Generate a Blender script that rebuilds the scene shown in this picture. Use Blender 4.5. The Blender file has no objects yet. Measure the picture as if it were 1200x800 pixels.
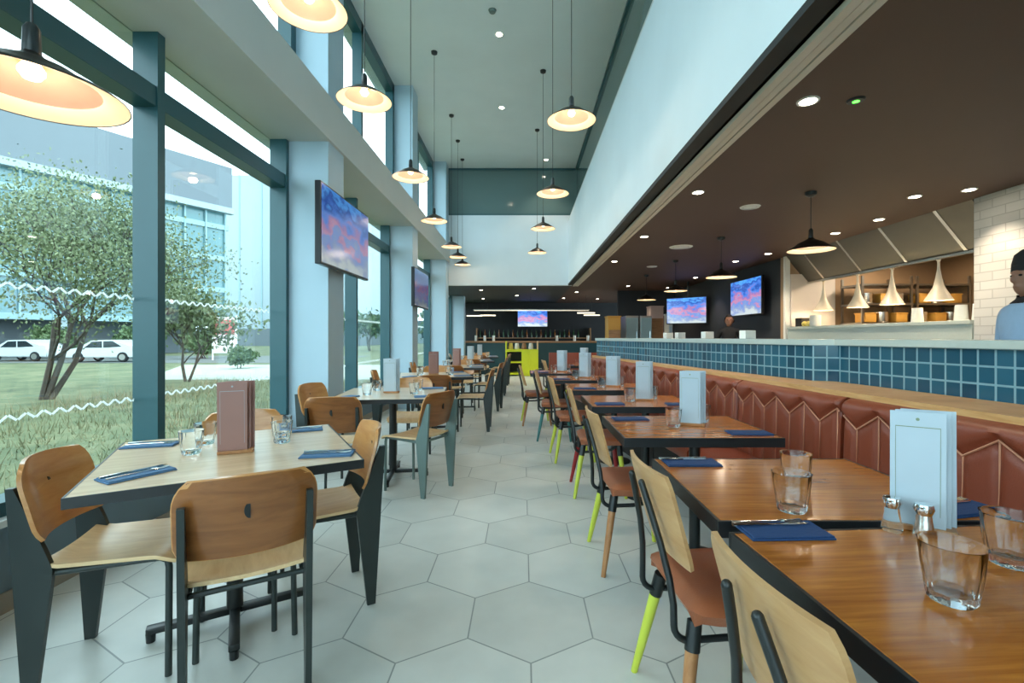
import bpy, bmesh, math, random
from mathutils import Vector, Matrix, Euler

random.seed(7)
S = bpy.context.scene
COL = S.collection
PI = math.pi

# ------------------------------------------------------------------ camera, sky, exposure
cam_d = bpy.data.cameras.new('camera')
cam_d.sensor_width = 36.0
cam_d.lens = 16.5
cam_d.shift_x = -13 / 1200
cam_d.shift_y = -5 / 1200
cam_d.clip_start = 0.02
cam_d.clip_end = 400
cam = bpy.data.objects.new('camera', cam_d)
cam.location = (0, 0, 1.25)
cam.rotation_euler = (PI / 2, 0, 0)
COL.objects.link(cam)
S.camera = cam

EXPOSURE = 1.6
SKY_STRENGTH = 1.9
S.view_settings.view_transform = 'Standard'
S.view_settings.look = 'None'
S.view_settings.exposure = EXPOSURE
S.view_settings.gamma = 1.0
S.view_settings.use_curve_mapping = False
S.cycles.use_denoising = True
S.cycles.max_bounces = 10
S.cycles.diffuse_bounces = 6
S.cycles.transparent_max_bounces = 20
S.cycles.caustics_reflective = False
S.cycles.sample_clamp_indirect = 6.0

world = bpy.data.worlds.new('overcast_sky')
S.world = world
world.use_nodes = True
wn = world.node_tree.nodes
wl = world.node_tree.links
wn.clear()
wo = wn.new('ShaderNodeOutputWorld')
wb = wn.new('ShaderNodeBackground')
wb.inputs['Strength'].default_value = SKY_STRENGTH
wt = wn.new('ShaderNodeTexCoord')
wsep = wn.new('ShaderNodeSeparateXYZ')
wr = wn.new('ShaderNodeValToRGB')
wr.color_ramp.elements[0].position = 0.0
wr.color_ramp.elements[0].color = (0.66, 0.89, 1.0, 1)
wr.color_ramp.elements[1].position = 0.7
wr.color_ramp.elements[1].color = (0.78, 0.95, 1.0, 1)
wl.new(wt.outputs['Generated'], wsep.inputs[0])
wl.new(wsep.outputs['Z'], wr.inputs[0])
wl.new(wr.outputs[0], wb.inputs['Color'])
wl.new(wb.outputs[0], wo.inputs[0])


# ------------------------------------------------------------------ colours and materials
def lin(r, g, b):
    def f(c):
        c /= 255.0
        return c / 12.92 if c <= 0.04045 else ((c + 0.055) / 1.055) ** 2.4
    return (f(r), f(g), f(b), 1.0)


def new_mat(name):
    m = bpy.data.materials.new(name)
    m.use_nodes = True
    nt = m.node_tree
    return m, nt, nt.nodes['Principled BSDF']


def mat(name, rgb, rough=0.5, metal=0.0, spec=0.5, emit=None, estr=0.0, bump=0.0, bscale=60, coat=0.0):
    m, nt, p = new_mat(name)
    p.inputs['Base Color'].default_value = lin(*rgb)
    p.inputs['Roughness'].default_value = rough
    p.inputs['Metallic'].default_value = metal
    p.inputs['Specular IOR Level'].default_value = spec
    p.inputs['Coat Weight'].default_value = coat
    p.inputs['Coat Roughness'].default_value = 0.15
    if emit:
        p.inputs['Emission Color'].default_value = lin(*emit)
        p.inputs['Emission Strength'].default_value = estr
    # slight tone variation keeps every surface procedural
    tc = nt.nodes.new('ShaderNodeTexCoord')
    nz = nt.nodes.new('ShaderNodeTexNoise')
    nz.inputs['Scale'].default_value = bscale
    nz.inputs['Detail'].default_value = 3
    nt.links.new(tc.outputs['Object'], nz.inputs['Vector'])
    mx = nt.nodes.new('ShaderNodeMix')
    mx.data_type = 'RGBA'
    c = lin(*rgb)
    mx.inputs[6].default_value = (c[0] * .94, c[1] * .94, c[2] * .94, 1)
    mx.inputs[7].default_value = (min(1, c[0] * 1.05), min(1, c[1] * 1.05), min(1, c[2] * 1.05), 1)
    nt.links.new(nz.outputs[0], mx.inputs[0])
    nt.links.new(mx.outputs[2], p.inputs['Base Color'])
    if bump:
        b = nt.nodes.new('ShaderNodeBump')
        b.inputs['Strength'].default_value = bump
        b.inputs['Distance'].default_value = 0.01
        nt.links.new(nz.outputs[0], b.inputs['Height'])
        nt.links.new(b.outputs[0], p.inputs['Normal'])
    return m


def wood(name, c1, c2, rough=0.35, stretch=(1.2, 16, 16), scale=1.0, spec=0.5, coat=0.0):
    m, nt, p = new_mat(name)
    tc = nt.nodes.new('ShaderNodeTexCoord')
    mp = nt.nodes.new('ShaderNodeMapping')
    mp.inputs['Scale'].default_value = [s * scale for s in stretch]
    nz = nt.nodes.new('ShaderNodeTexNoise')
    nz.inputs['Scale'].default_value = 3.0
    nz.inputs['Detail'].default_value = 6
    nz.inputs['Roughness'].default_value = 0.6
    nz.inputs['Distortion'].default_value = 0.6
    rp = nt.nodes.new('ShaderNodeValToRGB')
    rp.color_ramp.elements[0].position = 0.3
    rp.color_ramp.elements[0].color = lin(*c1)
    rp.color_ramp.elements[1].position = 0.7
    rp.color_ramp.elements[1].color = lin(*c2)
    nt.links.new(tc.outputs['Object'], mp.inputs[0])
    nt.links.new(mp.outputs[0], nz.inputs['Vector'])
    nt.links.new(nz.outputs[0], rp.inputs[0])
    nt.links.new(rp.outputs[0], p.inputs['Base Color'])
    p.inputs['Roughness'].default_value = rough
    p.inputs['Specular IOR Level'].default_value = spec
    p.inputs['Coat Weight'].default_value = coat
    p.inputs['Coat Roughness'].default_value = 0.12
    return m


def M_(nt, op, a, b=None, c=None):
    n = nt.nodes.new('ShaderNodeMath')
    n.operation = op
    for i, v in enumerate((a, b, c)):
        if v is None:
            continue
        if isinstance(v, (int, float)):
            n.inputs[i].default_value = v
        else:
            nt.links.new(v, n.inputs[i])
    return n.outputs[0]


def hex_floor():
    m, nt, p = new_mat('hexagon_tiles')
    tc = nt.nodes.new('ShaderNodeTexCoord')
    sp = nt.nodes.new('ShaderNodeSeparateXYZ')
    nt.links.new(tc.outputs['Object'], sp.inputs[0])
    w = 0.52
    rx, ry = w, w * math.sqrt(3)
    x = M_(nt, 'ADD', sp.outputs[0], 200 * rx - 0.03 + rx / 2)
    y = M_(nt, 'ADD', sp.outputs[1], 100 * ry - 2.10 + ry / 2)

    def cell(xs, ys):
        ax = M_(nt, 'SUBTRACT', M_(nt, 'MODULO', xs, rx), rx / 2)
        ay = M_(nt, 'SUBTRACT', M_(nt, 'MODULO', ys, ry), ry / 2)
        d = M_(nt, 'ADD', M_(nt, 'MULTIPLY', ax, ax), M_(nt, 'MULTIPLY', ay, ay))
        return ax, ay, d
    ax, ay, ad = cell(x, y)
    bx, by, bd = cell(M_(nt, 'ADD', x, rx / 2), M_(nt, 'ADD', y, ry / 2))
    sel = M_(nt, 'LESS_THAN', ad, bd)
    inv = M_(nt, 'SUBTRACT', 1.0, sel)
    gx = M_(nt, 'ADD', M_(nt, 'MULTIPLY', ax, sel), M_(nt, 'MULTIPLY', bx, inv))
    gy = M_(nt, 'ADD', M_(nt, 'MULTIPLY', ay, sel), M_(nt, 'MULTIPLY', by, inv))
    abx, aby = M_(nt, 'ABSOLUTE', gx), M_(nt, 'ABSOLUTE', gy)
    hd = M_(nt, 'MAXIMUM', abx, M_(nt, 'ADD', M_(nt, 'MULTIPLY', abx, 0.5), M_(nt, 'MULTIPLY', aby, math.sqrt(3) / 2)))
    edge = M_(nt, 'SUBTRACT', w / 2, hd)
    grout = M_(nt, 'LESS_THAN', edge, 0.0032)
    idx = M_(nt, 'ROUND', M_(nt, 'MULTIPLY', M_(nt, 'SUBTRACT', x, gx), 10))
    idy = M_(nt, 'ROUND', M_(nt, 'MULTIPLY', M_(nt, 'SUBTRACT', y, gy), 10))
    cb = nt.nodes.new('ShaderNodeCombineXYZ')
    nt.links.new(idx, cb.inputs[0])
    nt.links.new(idy, cb.inputs[1])
    wnz = nt.nodes.new('ShaderNodeTexWhiteNoise')
    nt.links.new(cb.outputs[0], wnz.inputs['Vector'])
    nz = nt.nodes.new('ShaderNodeTexNoise')
    nz.inputs['Scale'].default_value = 5
    nz.inputs['Detail'].default_value = 7
    nt.links.new(tc.outputs['Object'], nz.inputs['Vector'])
    v = M_(nt, 'ADD', M_(nt, 'MULTIPLY', wnz.outputs['Value'], 0.35), M_(nt, 'MULTIPLY', nz.outputs[0], 0.65))
    rp = nt.nodes.new('ShaderNodeValToRGB')
    rp.color_ramp.elements[0].position = 0.2
    rp.color_ramp.elements[0].color = lin(190, 193, 188)
    rp.color_ramp.elements[1].position = 0.8
    rp.color_ramp.elements[1].color = lin(212, 214, 209)
    nt.links.new(v, rp.inputs[0])
    mx = nt.nodes.new('ShaderNodeMix')
    mx.data_type = 'RGBA'
    mx.inputs[7].default_value = lin(138, 144, 142)
    nt.links.new(grout, mx.inputs[0])
    nt.links.new(rp.outputs[0], mx.inputs[6])
    nt.links.new(mx.outputs[2], p.inputs['Base Color'])
    p.inputs['Roughness'].default_value = 0.34
    p.inputs['Specular IOR Level'].default_value = 0.45
    bp = nt.nodes.new('ShaderNodeBump')
    bp.inputs['Strength'].default_value = 0.25
    bp.inputs['Distance'].default_value = 0.003
    nt.links.new(M_(nt, 'SUBTRACT', 1.0, grout), bp.inputs['Height'])
    nt.links.new(bp.outputs[0], p.inputs['Normal'])
    return m


def brick_mat(name, c1, c2, mortar, bw, rh, ms, rough, coords='UV', offset=0.0, bump=0.4, rot=None):
    m, nt, p = new_mat(name)
    tc = nt.nodes.new('ShaderNodeTexCoord')
    b = nt.nodes.new('ShaderNodeTexBrick')
    b.offset = offset
    b.inputs['Scale'].default_value = 1.0
    b.inputs['Color1'].default_value = lin(*c1)
    b.inputs['Color2'].default_value = lin(*c2)
    b.inputs['Mortar'].default_value = lin(*mortar)
    b.inputs['Brick Width'].default_value = bw
    b.inputs['Row Height'].default_value = rh
    b.inputs['Mortar Size'].default_value = ms
    b.inputs['Mortar Smooth'].default_value = 0.1
    b.inputs['Bias'].default_value = 0.0
    src = tc.outputs[coords]
    if rot:
        mp = nt.nodes.new('ShaderNodeMapping')
        mp.inputs['Rotation'].default_value = rot
        nt.links.new(src, mp.inputs[0])
        src = mp.outputs[0]
    nt.links.new(src, b.inputs['Vector'])
    nt.links.new(b.outputs['Color'], p.inputs['Base Color'])
    p.inputs['Roughness'].default_value = rough
    bp = nt.nodes.new('ShaderNodeBump')
    bp.inputs['Strength'].default_value = bump
    bp.inputs['Distance'].default_value = 0.004
    bp.invert = True
    nt.links.new(b.outputs['Fac'], bp.inputs['Height'])
    nt.links.new(bp.outputs[0], p.inputs['Normal'])
    return m


def pane_mat(name, tint=(0.88, 0.96, 0.96), refl=0.12):
    m = bpy.data.materials.new(name)
    m.use_nodes = True
    nt = m.node_tree
    nt.nodes.clear()
    o = nt.nodes.new('ShaderNodeOutputMaterial')
    t = nt.nodes.new('ShaderNodeBsdfTransparent')
    t.inputs[0].default_value = (*tint, 1)
    g = nt.nodes.new('ShaderNodeBsdfGlossy')
    g.inputs['Roughness'].default_value = 0.0
    g.inputs['Color'].default_value = (0.9, 0.97, 0.97, 1)
    lw = nt.nodes.new('ShaderNodeLayerWeight')
    lw.inputs['Blend'].default_value = 0.5
    pw = M_(nt, 'ADD', M_(nt, 'MULTIPLY', M_(nt, 'POWER', lw.outputs['Facing'], 4.0), 0.7), 0.02 + 0.1 * refl)
    mx = nt.nodes.new('ShaderNodeMixShader')
    nt.links.new(pw, mx.inputs[0])
    nt.links.new(t.outputs[0], mx.inputs[1])
    nt.links.new(g.outputs[0], mx.inputs[2])
    nt.links.new(mx.outputs[0], o.inputs[0])
    return m


def glass_mat(name):
    m, nt, p = new_mat(name)
    p.inputs['Base Color'].default_value = (0.97, 0.99, 0.99, 1)
    p.inputs['Roughness'].default_value = 0.02
    p.inputs['Transmission Weight'].default_value = 1.0
    p.inputs['IOR'].default_value = 1.33
    return m


def screen_mat(name, seed, strength=1.0):
    """a lit television picture: blurred colour fields, bluer towards the top"""
    m, nt, p = new_mat(name)
    tc = nt.nodes.new('ShaderNodeTexCoord')
    mp = nt.nodes.new('ShaderNodeMapping')
    mp.inputs['Location'].default_value = (seed, seed * 1.7, 0)
    mp.inputs['Scale'].default_value = (0.8, 1.3, 1)
    mp.inputs['Rotation'].default_value = (0, 0, 0.3)
    nt.links.new(tc.outputs['UV'], mp.inputs[0])
    nz = nt.nodes.new('ShaderNodeTexNoise')
    nz.inputs['Scale'].default_value = 4.0
    nz.inputs['Detail'].default_value = 3
    nt.links.new(mp.outputs[0], nz.inputs['Vector'])
    sp = nt.nodes.new('ShaderNodeSeparateXYZ')
    nt.links.new(tc.outputs['UV'], sp.inputs[0])
    a = M_(nt, 'ADD', M_(nt, 'MULTIPLY', sp.outputs[1], 0.80), M_(nt, 'MULTIPLY', nz.outputs[0], 0.85))
    a = M_(nt, 'SUBTRACT', a, 0.31)
    rp = nt.nodes.new('ShaderNodeValToRGB')
    e = rp.color_ramp.elements
    e[0].position = 0.12
    e[0].color = lin(165, 175, 175)
    e[1].position = 1.0
    e[1].color = lin(40, 90, 180)
    for pos, c in ((0.25, (120, 135, 165)), (0.38, (90, 120, 180)), (0.46, (168, 112, 140)), (0.56, (128, 96, 150)),
                   (0.66, (60, 110, 190)), (0.80, (25, 60, 140)), (0.9, (70, 140, 210))):
        q = e.new(pos)
        q.color = lin(*c)
    nt.links.new(a, rp.inputs[0])
    p.inputs['Base Color'].default_value = (0.01, 0.01, 0.012, 1)
    p.inputs['Roughness'].default_value = 0.15
    nt.links.new(rp.outputs[0], p.inputs['Emission Color'])
    p.inputs['Emission Strength'].default_value = strength
    return m


# rotation brings the wall's vertical (z) to the brick rows
MT = dict(
    floor=hex_floor(),
    ceiling=mat('ceiling_paint', (222, 230, 228), 0.75, bscale=2),
    white_wall=mat('white_wall_paint', (224, 233, 238), 0.7, bscale=2),
    beam=mat('grey_beam_paint', (206, 208, 204), 0.65, bscale=2),
    column=mat('blue_grey_column_paint', (176, 200, 214), 0.5, bscale=3),
    mullion=mat('dark_teal_frame', (44, 88, 96), 0.35, bscale=5),
    sill=mat('white_sill', (210, 214, 212), 0.4, bscale=5),
    base_panel=mat('slate_blue_panel', (98, 116, 126), 0.5, bscale=5),
    skirting=mat('tan_skirting', (150, 140, 126), 0.5, bscale=8),
    brown_ceiling=mat('brown_ceiling_paint', (80, 56, 43), 0.6, bscale=2),
    bar_ceiling=mat('dark_green_grey_ceiling', (40, 46, 44), 0.6, bscale=2),
    black=mat('matt_black', (14, 15, 16), 0.6, bscale=10),
    black_metal=mat('black_powder_coat', (26, 30, 30), 0.38, bscale=30),
    blade=mat('dark_green_grey_steel', (40, 48, 46), 0.38, bscale=20),
    blade_pale=mat('grey_green_steel', (104, 122, 118), 0.4, bscale=20),
    trim=mat('beige_trim', (206, 196, 180), 0.5, bscale=8),
    ply=wood('birch_plywood', (212, 174, 126), (232, 200, 154), 0.32, (2, 12, 12)),
    ply_brown=wood('oak_plywood', (188, 124, 66), (212, 156, 98), 0.28, (8, 1.2, 8), coat=0.3),
    veneer=wood('walnut_brown_veneer', (128, 76, 36), (158, 98, 52), 0.3, (8, 1.2, 8), coat=0.2),
    ply_tan=wood('tan_plywood', (184, 136, 88), (202, 158, 110), 0.36, (2, 2, 12)),
    ply_edge=wood('plywood_edge', (210, 178, 132), (232, 204, 160), 0.45),
    table_light=wood('pale_oak_top', (204, 168, 126), (228, 198, 160), 0.3, (1.0, 14, 14), coat=0.5),
    table_warm=wood('warm_oak_top', (150, 78, 22), (200, 122, 44), 0.24, (1.2, 18, 18), coat=0.3),
    table_edge=mat('black_table_edge', (24, 26, 28), 0.4, bscale=30),
    ledge=wood('ledge_wood', (196, 140, 84), (222, 172, 116), 0.4, (2, 2, 20)),
    leather=mat('chestnut_leather', (128, 58, 36), 0.36, bump=0.12, bscale=220),
    piping=mat('worn_leather_piping', (196, 132, 100), 0.45, bscale=60),
    seat_leather=mat('tan_leather', (158, 90, 58), 0.34, bump=0.12, bscale=200),
    bench_base=mat('dark_plinth', (34, 30, 28), 0.6),
    tile=brick_mat('teal_glazed_tiles', (18, 62, 84), (38, 92, 114), (128, 164, 176), 0.074, 0.080, 0.0050, 0.12, 'UV', 0.0, 0.6),
    brick_white=brick_mat('white_glazed_brick', (204, 202, 198), (216, 214, 210), (184, 182, 178), 0.24, 0.085, 0.005, 0.3, 'UV', 0.5, 0.4),
    stone=mat('pale_grey_stone', (186, 196, 190), 0.25, bscale=40),
    steel=mat('brushed_steel', (150, 148, 142), 0.3, 1.0, bscale=40),
    hood=mat('dull_hood_steel', (120, 116, 108), 0.42, 0.85, bscale=8),
    steel_bright=mat('bright_steel', (226, 222, 214), 0.25, 1.0, bscale=40),
    chrome=mat('chrome', (225, 228, 228), 0.08, 1.0, bscale=40),
    lamp_out=mat('bronze_black_shade', (36, 30, 26), 0.35, 0.3, bscale=20),
    lamp_dome=mat('warm_grey_enamel', (150, 126, 112), 0.35, bscale=20),
    lamp_in=mat('cream_enamel', (250, 222, 190), 0.4, bscale=20),
    bulb=mat('warm_bulb', (255, 240, 210), 0.4, emit=(255, 214, 150), estr=3.2, bscale=20),
    down=mat('downlight_lens', (255, 250, 240), 0.4, emit=(255, 240, 215), estr=16, bscale=20),
    strip=mat('linear_lamp_lens', (255, 250, 240), 0.4, emit=(255, 236, 205), estr=0.5, bscale=20),
    heat=mat('cream_heat_lamp', (240, 224, 200), 0.35, bscale=20),
    napkin=mat('navy_napkin', (28, 62, 108), 0.75, bump=0.2, bscale=150),
    napkin_pale=mat('denim_blue_napkin', (78, 118, 158), 0.75, bump=0.2, bscale=150),
    card=mat('white_menu_card', (184, 198, 208), 0.45, bscale=10),
    card_shaded=mat('shaded_menu_card', (158, 118, 110), 0.55, bscale=10),  # white card with its backlit shade painted in as pinkish brown
    card_line=mat('olive_print', (132, 146, 118), 0.6),
    card_print=mat('grey_print', (168, 178, 184), 0.6),
    acrylic=pane_mat('clear_acrylic', (0.92, 0.96, 0.97), 0.2),
    glass=glass_mat('tumbler_glass'),
    pane=pane_mat('window_glass', (0.93, 0.975, 0.98), 0.15),
    dark_pane=mat('dark_tinted_glass', (100, 124, 124), 0.1, spec=0.7, bscale=1),
    yellow=mat('lime_yellow_paint', (216, 220, 24), 0.4, bscale=20),
    yellow_leg=mat('lime_stained_wood', (196, 204, 70), 0.4, bscale=20),
    red_leg=mat('red_stained_wood', (150, 34, 36), 0.4, bscale=20),
    teal_leg=mat('teal_stained_wood', (48, 110, 108), 0.4, bscale=20),
    nat_leg=wood('natural_leg_wood', (158, 104, 62), (186, 132, 84), 0.4, (12, 12, 2)),
    tv=mat('tv_black_plastic', (16, 18, 22), 0.3, bscale=10),
    bar_teal=mat('dark_teal_bar_front', (20, 62, 68), 0.4, bscale=6),
    bar_wood=wood('bar_top_wood', (132, 94, 62), (166, 124, 88), 0.35),
    dark_wall=mat('charcoal_wall', (44, 48, 54), 0.6, bscale=3),
    dark_wall2=mat('near_black_wall', (22, 22, 26), 0.6, bscale=3),
    amber=mat('amber_panel', (190, 140, 60), 0.5, bscale=10),
    pinkish=mat('pink_white_panel', (196, 168, 160), 0.5, bscale=6),
    white_plastic=mat('white_plastic', (226, 228, 224), 0.4, bscale=20),
    kitchen_wall=mat('kitchen_tan_wall', (170, 140, 108), 0.45, bscale=5), kitchen_white=mat('kitchen_white_tile', (226, 214, 204), 0.35, bscale=5),
    green_led=mat('green_led', (60, 255, 60), 0.4, emit=(60, 255, 50), estr=3),
    skin=mat('person_skin', (150, 104, 82), 0.5, bscale=30),
    shirt=mat('pale_blue_shirt', (158, 186, 214), 0.75, bump=0.15, bscale=40),
    darkcloth=mat('black_cloth', (28, 26, 28), 0.8, bscale=40),
    trouser=mat('charcoal_trousers', (40, 42, 48), 0.8, bscale=40),
    hair=mat('dark_hair', (22, 17, 15), 0.55, bump=0.4, bscale=90),
    eye=mat('eye', (30, 22, 18), 0.2),
    grass=None, asphalt=mat('asphalt', (88, 92, 90), 0.85, bscale=3),
    path=mat('pale_paving', (146, 150, 138), 0.8, bscale=3),
    bark=mat('bark', (70, 62, 54), 0.8, bump=0.4, bscale=20),
    leaf=mat('spring_leaf', (102, 114, 78), 0.6, bscale=2),
    leaf_dark=mat('hedge_leaf', (76, 96, 56), 0.6, bscale=2),
    dry_grass=mat('dry_stalk', (142, 126, 98), 0.8, bscale=2),
    blade_grass=mat('grass_blade', (122, 120, 88), 0.7, bscale=2),
    facade=mat('grey_facade_band', (94, 102, 108), 0.5, bscale=0.2),
    facade_pale=mat('pale_blue_facade', (146, 160, 166), 0.5, bscale=0.2),
    facade_glass=mat('teal_curtain_glass', (78, 118, 122), 0.12, spec=0.8, bscale=0.15),
    facade_fin=mat('pale_fin', (132, 160, 166), 0.4, bscale=1),
    car_white=mat('white_car_paint', (190, 194, 196), 0.25, bscale=3, coat=0.6),
    car_glass=mat('car_glass', (30, 38, 42), 0.08, bscale=3),
    rubber=mat('rubber', (20, 20, 21), 0.8, bscale=20),
    banner=mat('pale_banner', (214, 200, 196), 0.6, bscale=6),
    banner_red=mat('red_banner_print', (196, 90, 84), 0.6, bscale=6),
    food=mat('lemon_yellow', (224, 206, 110), 0.5, bscale=20),
    bottle=mat('green_bottle_glass', (40, 72, 44), 0.1, bscale=20),
    bottle_amber=mat('amber_bottle_glass', (120, 70, 26), 0.1, bscale=20),
    chevron=None,
)


def vinyl():
    m = bpy.data.materials.new('frosted_white_vinyl')
    m.use_nodes = True
    nt = m.node_tree
    nt.nodes.clear()
    o = nt.nodes.new('ShaderNodeOutputMaterial')
    t = nt.nodes.new('ShaderNodeBsdfTranslucent')
    t.inputs[0].default_value = (0.95, 0.97, 0.97, 1)
    d = nt.nodes.new('ShaderNodeBsdfDiffuse')
    d.inputs[0].default_value = (0.9, 0.93, 0.93, 1)
    mx = nt.nodes.new('ShaderNodeMixShader')
    mx.inputs[0].default_value = 0.25
    nt.links.new(t.outputs[0], mx.inputs[1])
    nt.links.new(d.outputs[0], mx.inputs[2])
    nt.links.new(mx.outputs[0], o.inputs[0])
    return m


MT['chevron'] = vinyl()


def grass_mat():
    m, nt, p = new_mat('rough_grass')
    tc = nt.nodes.new('ShaderNodeTexCoord')
    nz = nt.nodes.new('ShaderNodeTexNoise')
    nz.inputs['Scale'].default_value = 0.9
    nz.inputs['Detail'].default_value = 11
    nz.inputs['Roughness'].default_value = 0.75
    nt.links.new(tc.outputs['Object'], nz.inputs['Vector'])
    rp = nt.nodes.new('ShaderNodeValToRGB')
    e = rp.color_ramp.elements
    e[0].position = 0.34
    e[0].color = lin(56, 68, 42)
    e[1].position = 0.68
    e[1].color = lin(114, 112, 82)
    q = e.new(0.5)
    q.color = lin(84, 92, 60)
    nt.links.new(nz.outputs[0], rp.inputs[0])
    nt.links.new(rp.outputs[0], p.inputs['Base Color'])
    p.inputs['Roughness'].default_value = 0.9
    return m


MT['grass'] = grass_mat()


# ------------------------------------------------------------------ mesh helpers
class MB:
    """collects shapes and links them as ONE mesh object"""

    def __init__(self):
        self.bm = bmesh.new()
        self.uv = None

    def box(self, x0, x1, y0, y1, z0, z1, bevel=0.0, mtx=None, seg=2):
        r = bmesh.ops.create_cube(self.bm, size=1.0)
        vs = r['verts']
        for v in vs:
            v.co = Vector((x0 + (v.co.x + .5) * (x1 - x0), y0 + (v.co.y + .5) * (y1 - y0), z0 + (v.co.z + .5) * (z1 - z0)))
        if bevel > 0:
            es = list({e for v in vs for e in v.link_edges})
            rr = bmesh.ops.bevel(self.bm, geom=es, offset=bevel, segments=seg, profile=0.5, affect='EDGES')
            vs = list({v for f in rr['faces'] for v in f.verts} | {v for v in vs if v.is_valid})
        if mtx is not None:
            for v in vs:
                v.co = mtx @ v.co
        return self

    def lathe(self, prof, seg=32, at=(0, 0, 0), mtx=None, close=False):
        rings = []
        o = Vector(at)
        for (r, z) in prof:
            if r < 1e-6:
                p = Vector((0, 0, z))
                rings.append([self.bm.verts.new((mtx @ p if mtx else p) + o)])
            else:
                ring = []
                for k in range(seg):
                    a = 2 * PI * k / seg
                    p = Vector((r * math.cos(a), r * math.sin(a), z))
                    ring.append(self.bm.verts.new((mtx @ p if mtx else p) + o))
                rings.append(ring)
        if close:
            rings.append(rings[0])
        for a, b in zip(rings[:-1], rings[1:]):
            for k in range(seg):
                k2 = (k + 1) % seg
                try:
                    if len(a) == 1 and len(b) == 1:
                        continue
                    if len(a) == 1:
                        self.bm.faces.new((a[0], b[k2], b[k]))
                    elif len(b) == 1:
                        self.bm.faces.new((a[k], a[k2], b[0]))
                    else:
                        self.bm.faces.new((a[k], a[k2], b[k2], b[k]))
                except ValueError:
                    pass
        return self

    def tube(self, pts, r, seg=10, cap=True, flat=1.0):
        pts = [Vector(p) for p in pts]
        n = len(pts)
        rs = r if isinstance(r, (list, tuple)) else [r] * n
        t0 = (pts[1] - pts[0]).normalized()
        up = Vector((0, 0, 1)) if abs(t0.z) < 0.9 else Vector((1, 0, 0))
        u = t0.cross(up).normalized()
        rings = []
        for i, p in enumerate(pts):
            if i == 0:
                t = pts[1] - pts[0]
            elif i == n - 1:
                t = pts[-1] - pts[-2]
            else:
                t = (pts[i + 1] - pts[i]).normalized() + (pts[i] - pts[i - 1]).normalized()
            t.normalize()
            u = (u - t * u.dot(t)).normalized()
            v = t.cross(u)
            rings.append([self.bm.verts.new(p + (u * math.cos(2 * PI * k / seg) + v * (flat * math.sin(2 * PI * k / seg))) * rs[i]) for k in range(seg)])
        for a, b in zip(rings[:-1], rings[1:]):
            for k in range(seg):
                k2 = (k + 1) % seg
                self.bm.faces.new((a[k], a[k2], b[k2], b[k]))
        if cap:
            self.bm.faces.new(rings[0][::-1])
            self.bm.faces.new(rings[-1])
        return self

    def prism(self, poly, fn, d0, d1):
        """poly in 2-D, fn(a, b, d) -> 3-D, extruded from d0 to d1"""
        A = [self.bm.verts.new(fn(a, b, d0)) for a, b in poly]
        B = [self.bm.verts.new(fn(a, b, d1)) for a, b in poly]
        n = len(poly)
        self.bm.faces.new(A)
        self.bm.faces.new(B[::-1])
        for k in range(n):
            k2 = (k + 1) % n
            self.bm.faces.new((A[k2], A[k], B[k], B[k2]))
        return self

    def sheet(self, fn, nu, nv, th):
        """curved panel: fn(u, v), u and v in 0..1, thickness th along the normal"""
        P = [[Vector(fn(i / nu, j / nv)) for j in range(nv + 1)] for i in range(nu + 1)]
        N = [[None] * (nv + 1) for _ in range(nu + 1)]
        for i in range(nu + 1):
            for j in range(nv + 1):
                du = P[min(nu, i + 1)][j] - P[max(0, i - 1)][j]
                dv = P[i][min(nv, j + 1)] - P[i][max(0, j - 1)]
                N[i][j] = du.cross(dv).normalized()
        T = [[self.bm.verts.new(P[i][j] + N[i][j] * th / 2) for j in range(nv + 1)] for i in range(nu + 1)]
        B = [[self.bm.verts.new(P[i][j] - N[i][j] * th / 2) for j in range(nv + 1)] for i in range(nu + 1)]
        f = self.bm.faces.new
        for i in range(nu):
            for j in range(nv):
                f((T[i][j], T[i + 1][j], T[i + 1][j + 1], T[i][j + 1]))
                f((B[i][j], B[i][j + 1], B[i + 1][j + 1], B[i + 1][j]))
        for i in range(nu):
            f((T[i][0], B[i][0], B[i + 1][0], T[i + 1][0]))
            f((T[i][nv], T[i + 1][nv], B[i + 1][nv], B[i][nv]))
        for j in range(nv):
            f((T[0][j], T[0][j + 1], B[0][j + 1], B[0][j]))
            f((T[nu][j], B[nu][j], B[nu][j + 1], T[nu][j + 1]))
        return self

    def ball(self, c, rx, ry=None, rz=None, u=14, v=10):
        ry = ry or rx
        rz = rz or rx
        r = bmesh.ops.create_uvsphere(self.bm, u_segments=u, v_segments=v, radius=1.0)
        for q in r['verts']:
            q.co = Vector((c[0] + q.co.x * rx, c[1] + q.co.y * ry, c[2] + q.co.z * rz))
        return self

    def build(self, name, m, parent=None, smooth=False, angle=40, recalc=True):
        if recalc:
            bmesh.ops.recalc_face_normals(self.bm, faces=self.bm.faces[:])
        me = bpy.data.meshes.new(name)
        if smooth:
            for f in self.bm.faces:
                f.smooth = True
            lim = math.radians(angle)
            for e in self.bm.edges:
                if len(e.link_faces) == 2:
                    if e.calc_face_angle(0) > lim:
                        e.smooth = False
        self.bm.to_mesh(me)
        self.bm.free()
        me.materials.append(MT[m] if isinstance(m, str) else m)
        o = bpy.data.objects.new(name, me)
        COL.objects.link(o)
        if parent is not None:
            o.parent = parent
        return o


def uv_quad_strip(mb, quads):
    """quads: list of (4 points, 4 uvs)"""
    uvl = mb.bm.loops.layers.uv.verify()
    for pts, uvs in quads:
        f = mb.bm.faces.new([mb.bm.verts.new(p) for p in pts])
        for l, uv in zip(f.loops, uvs):
            l[uvl].uv = uv


def thing(name, label, cat, loc=(0, 0, 0), rz=0.0, group=None):
    o = bpy.data.objects.new(name, None)
    o.empty_display_size = 0.1
    o.location = loc
    o.rotation_euler = (0, 0, rz)
    COL.objects.link(o)
    return tag(o, label, cat, group)


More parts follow.
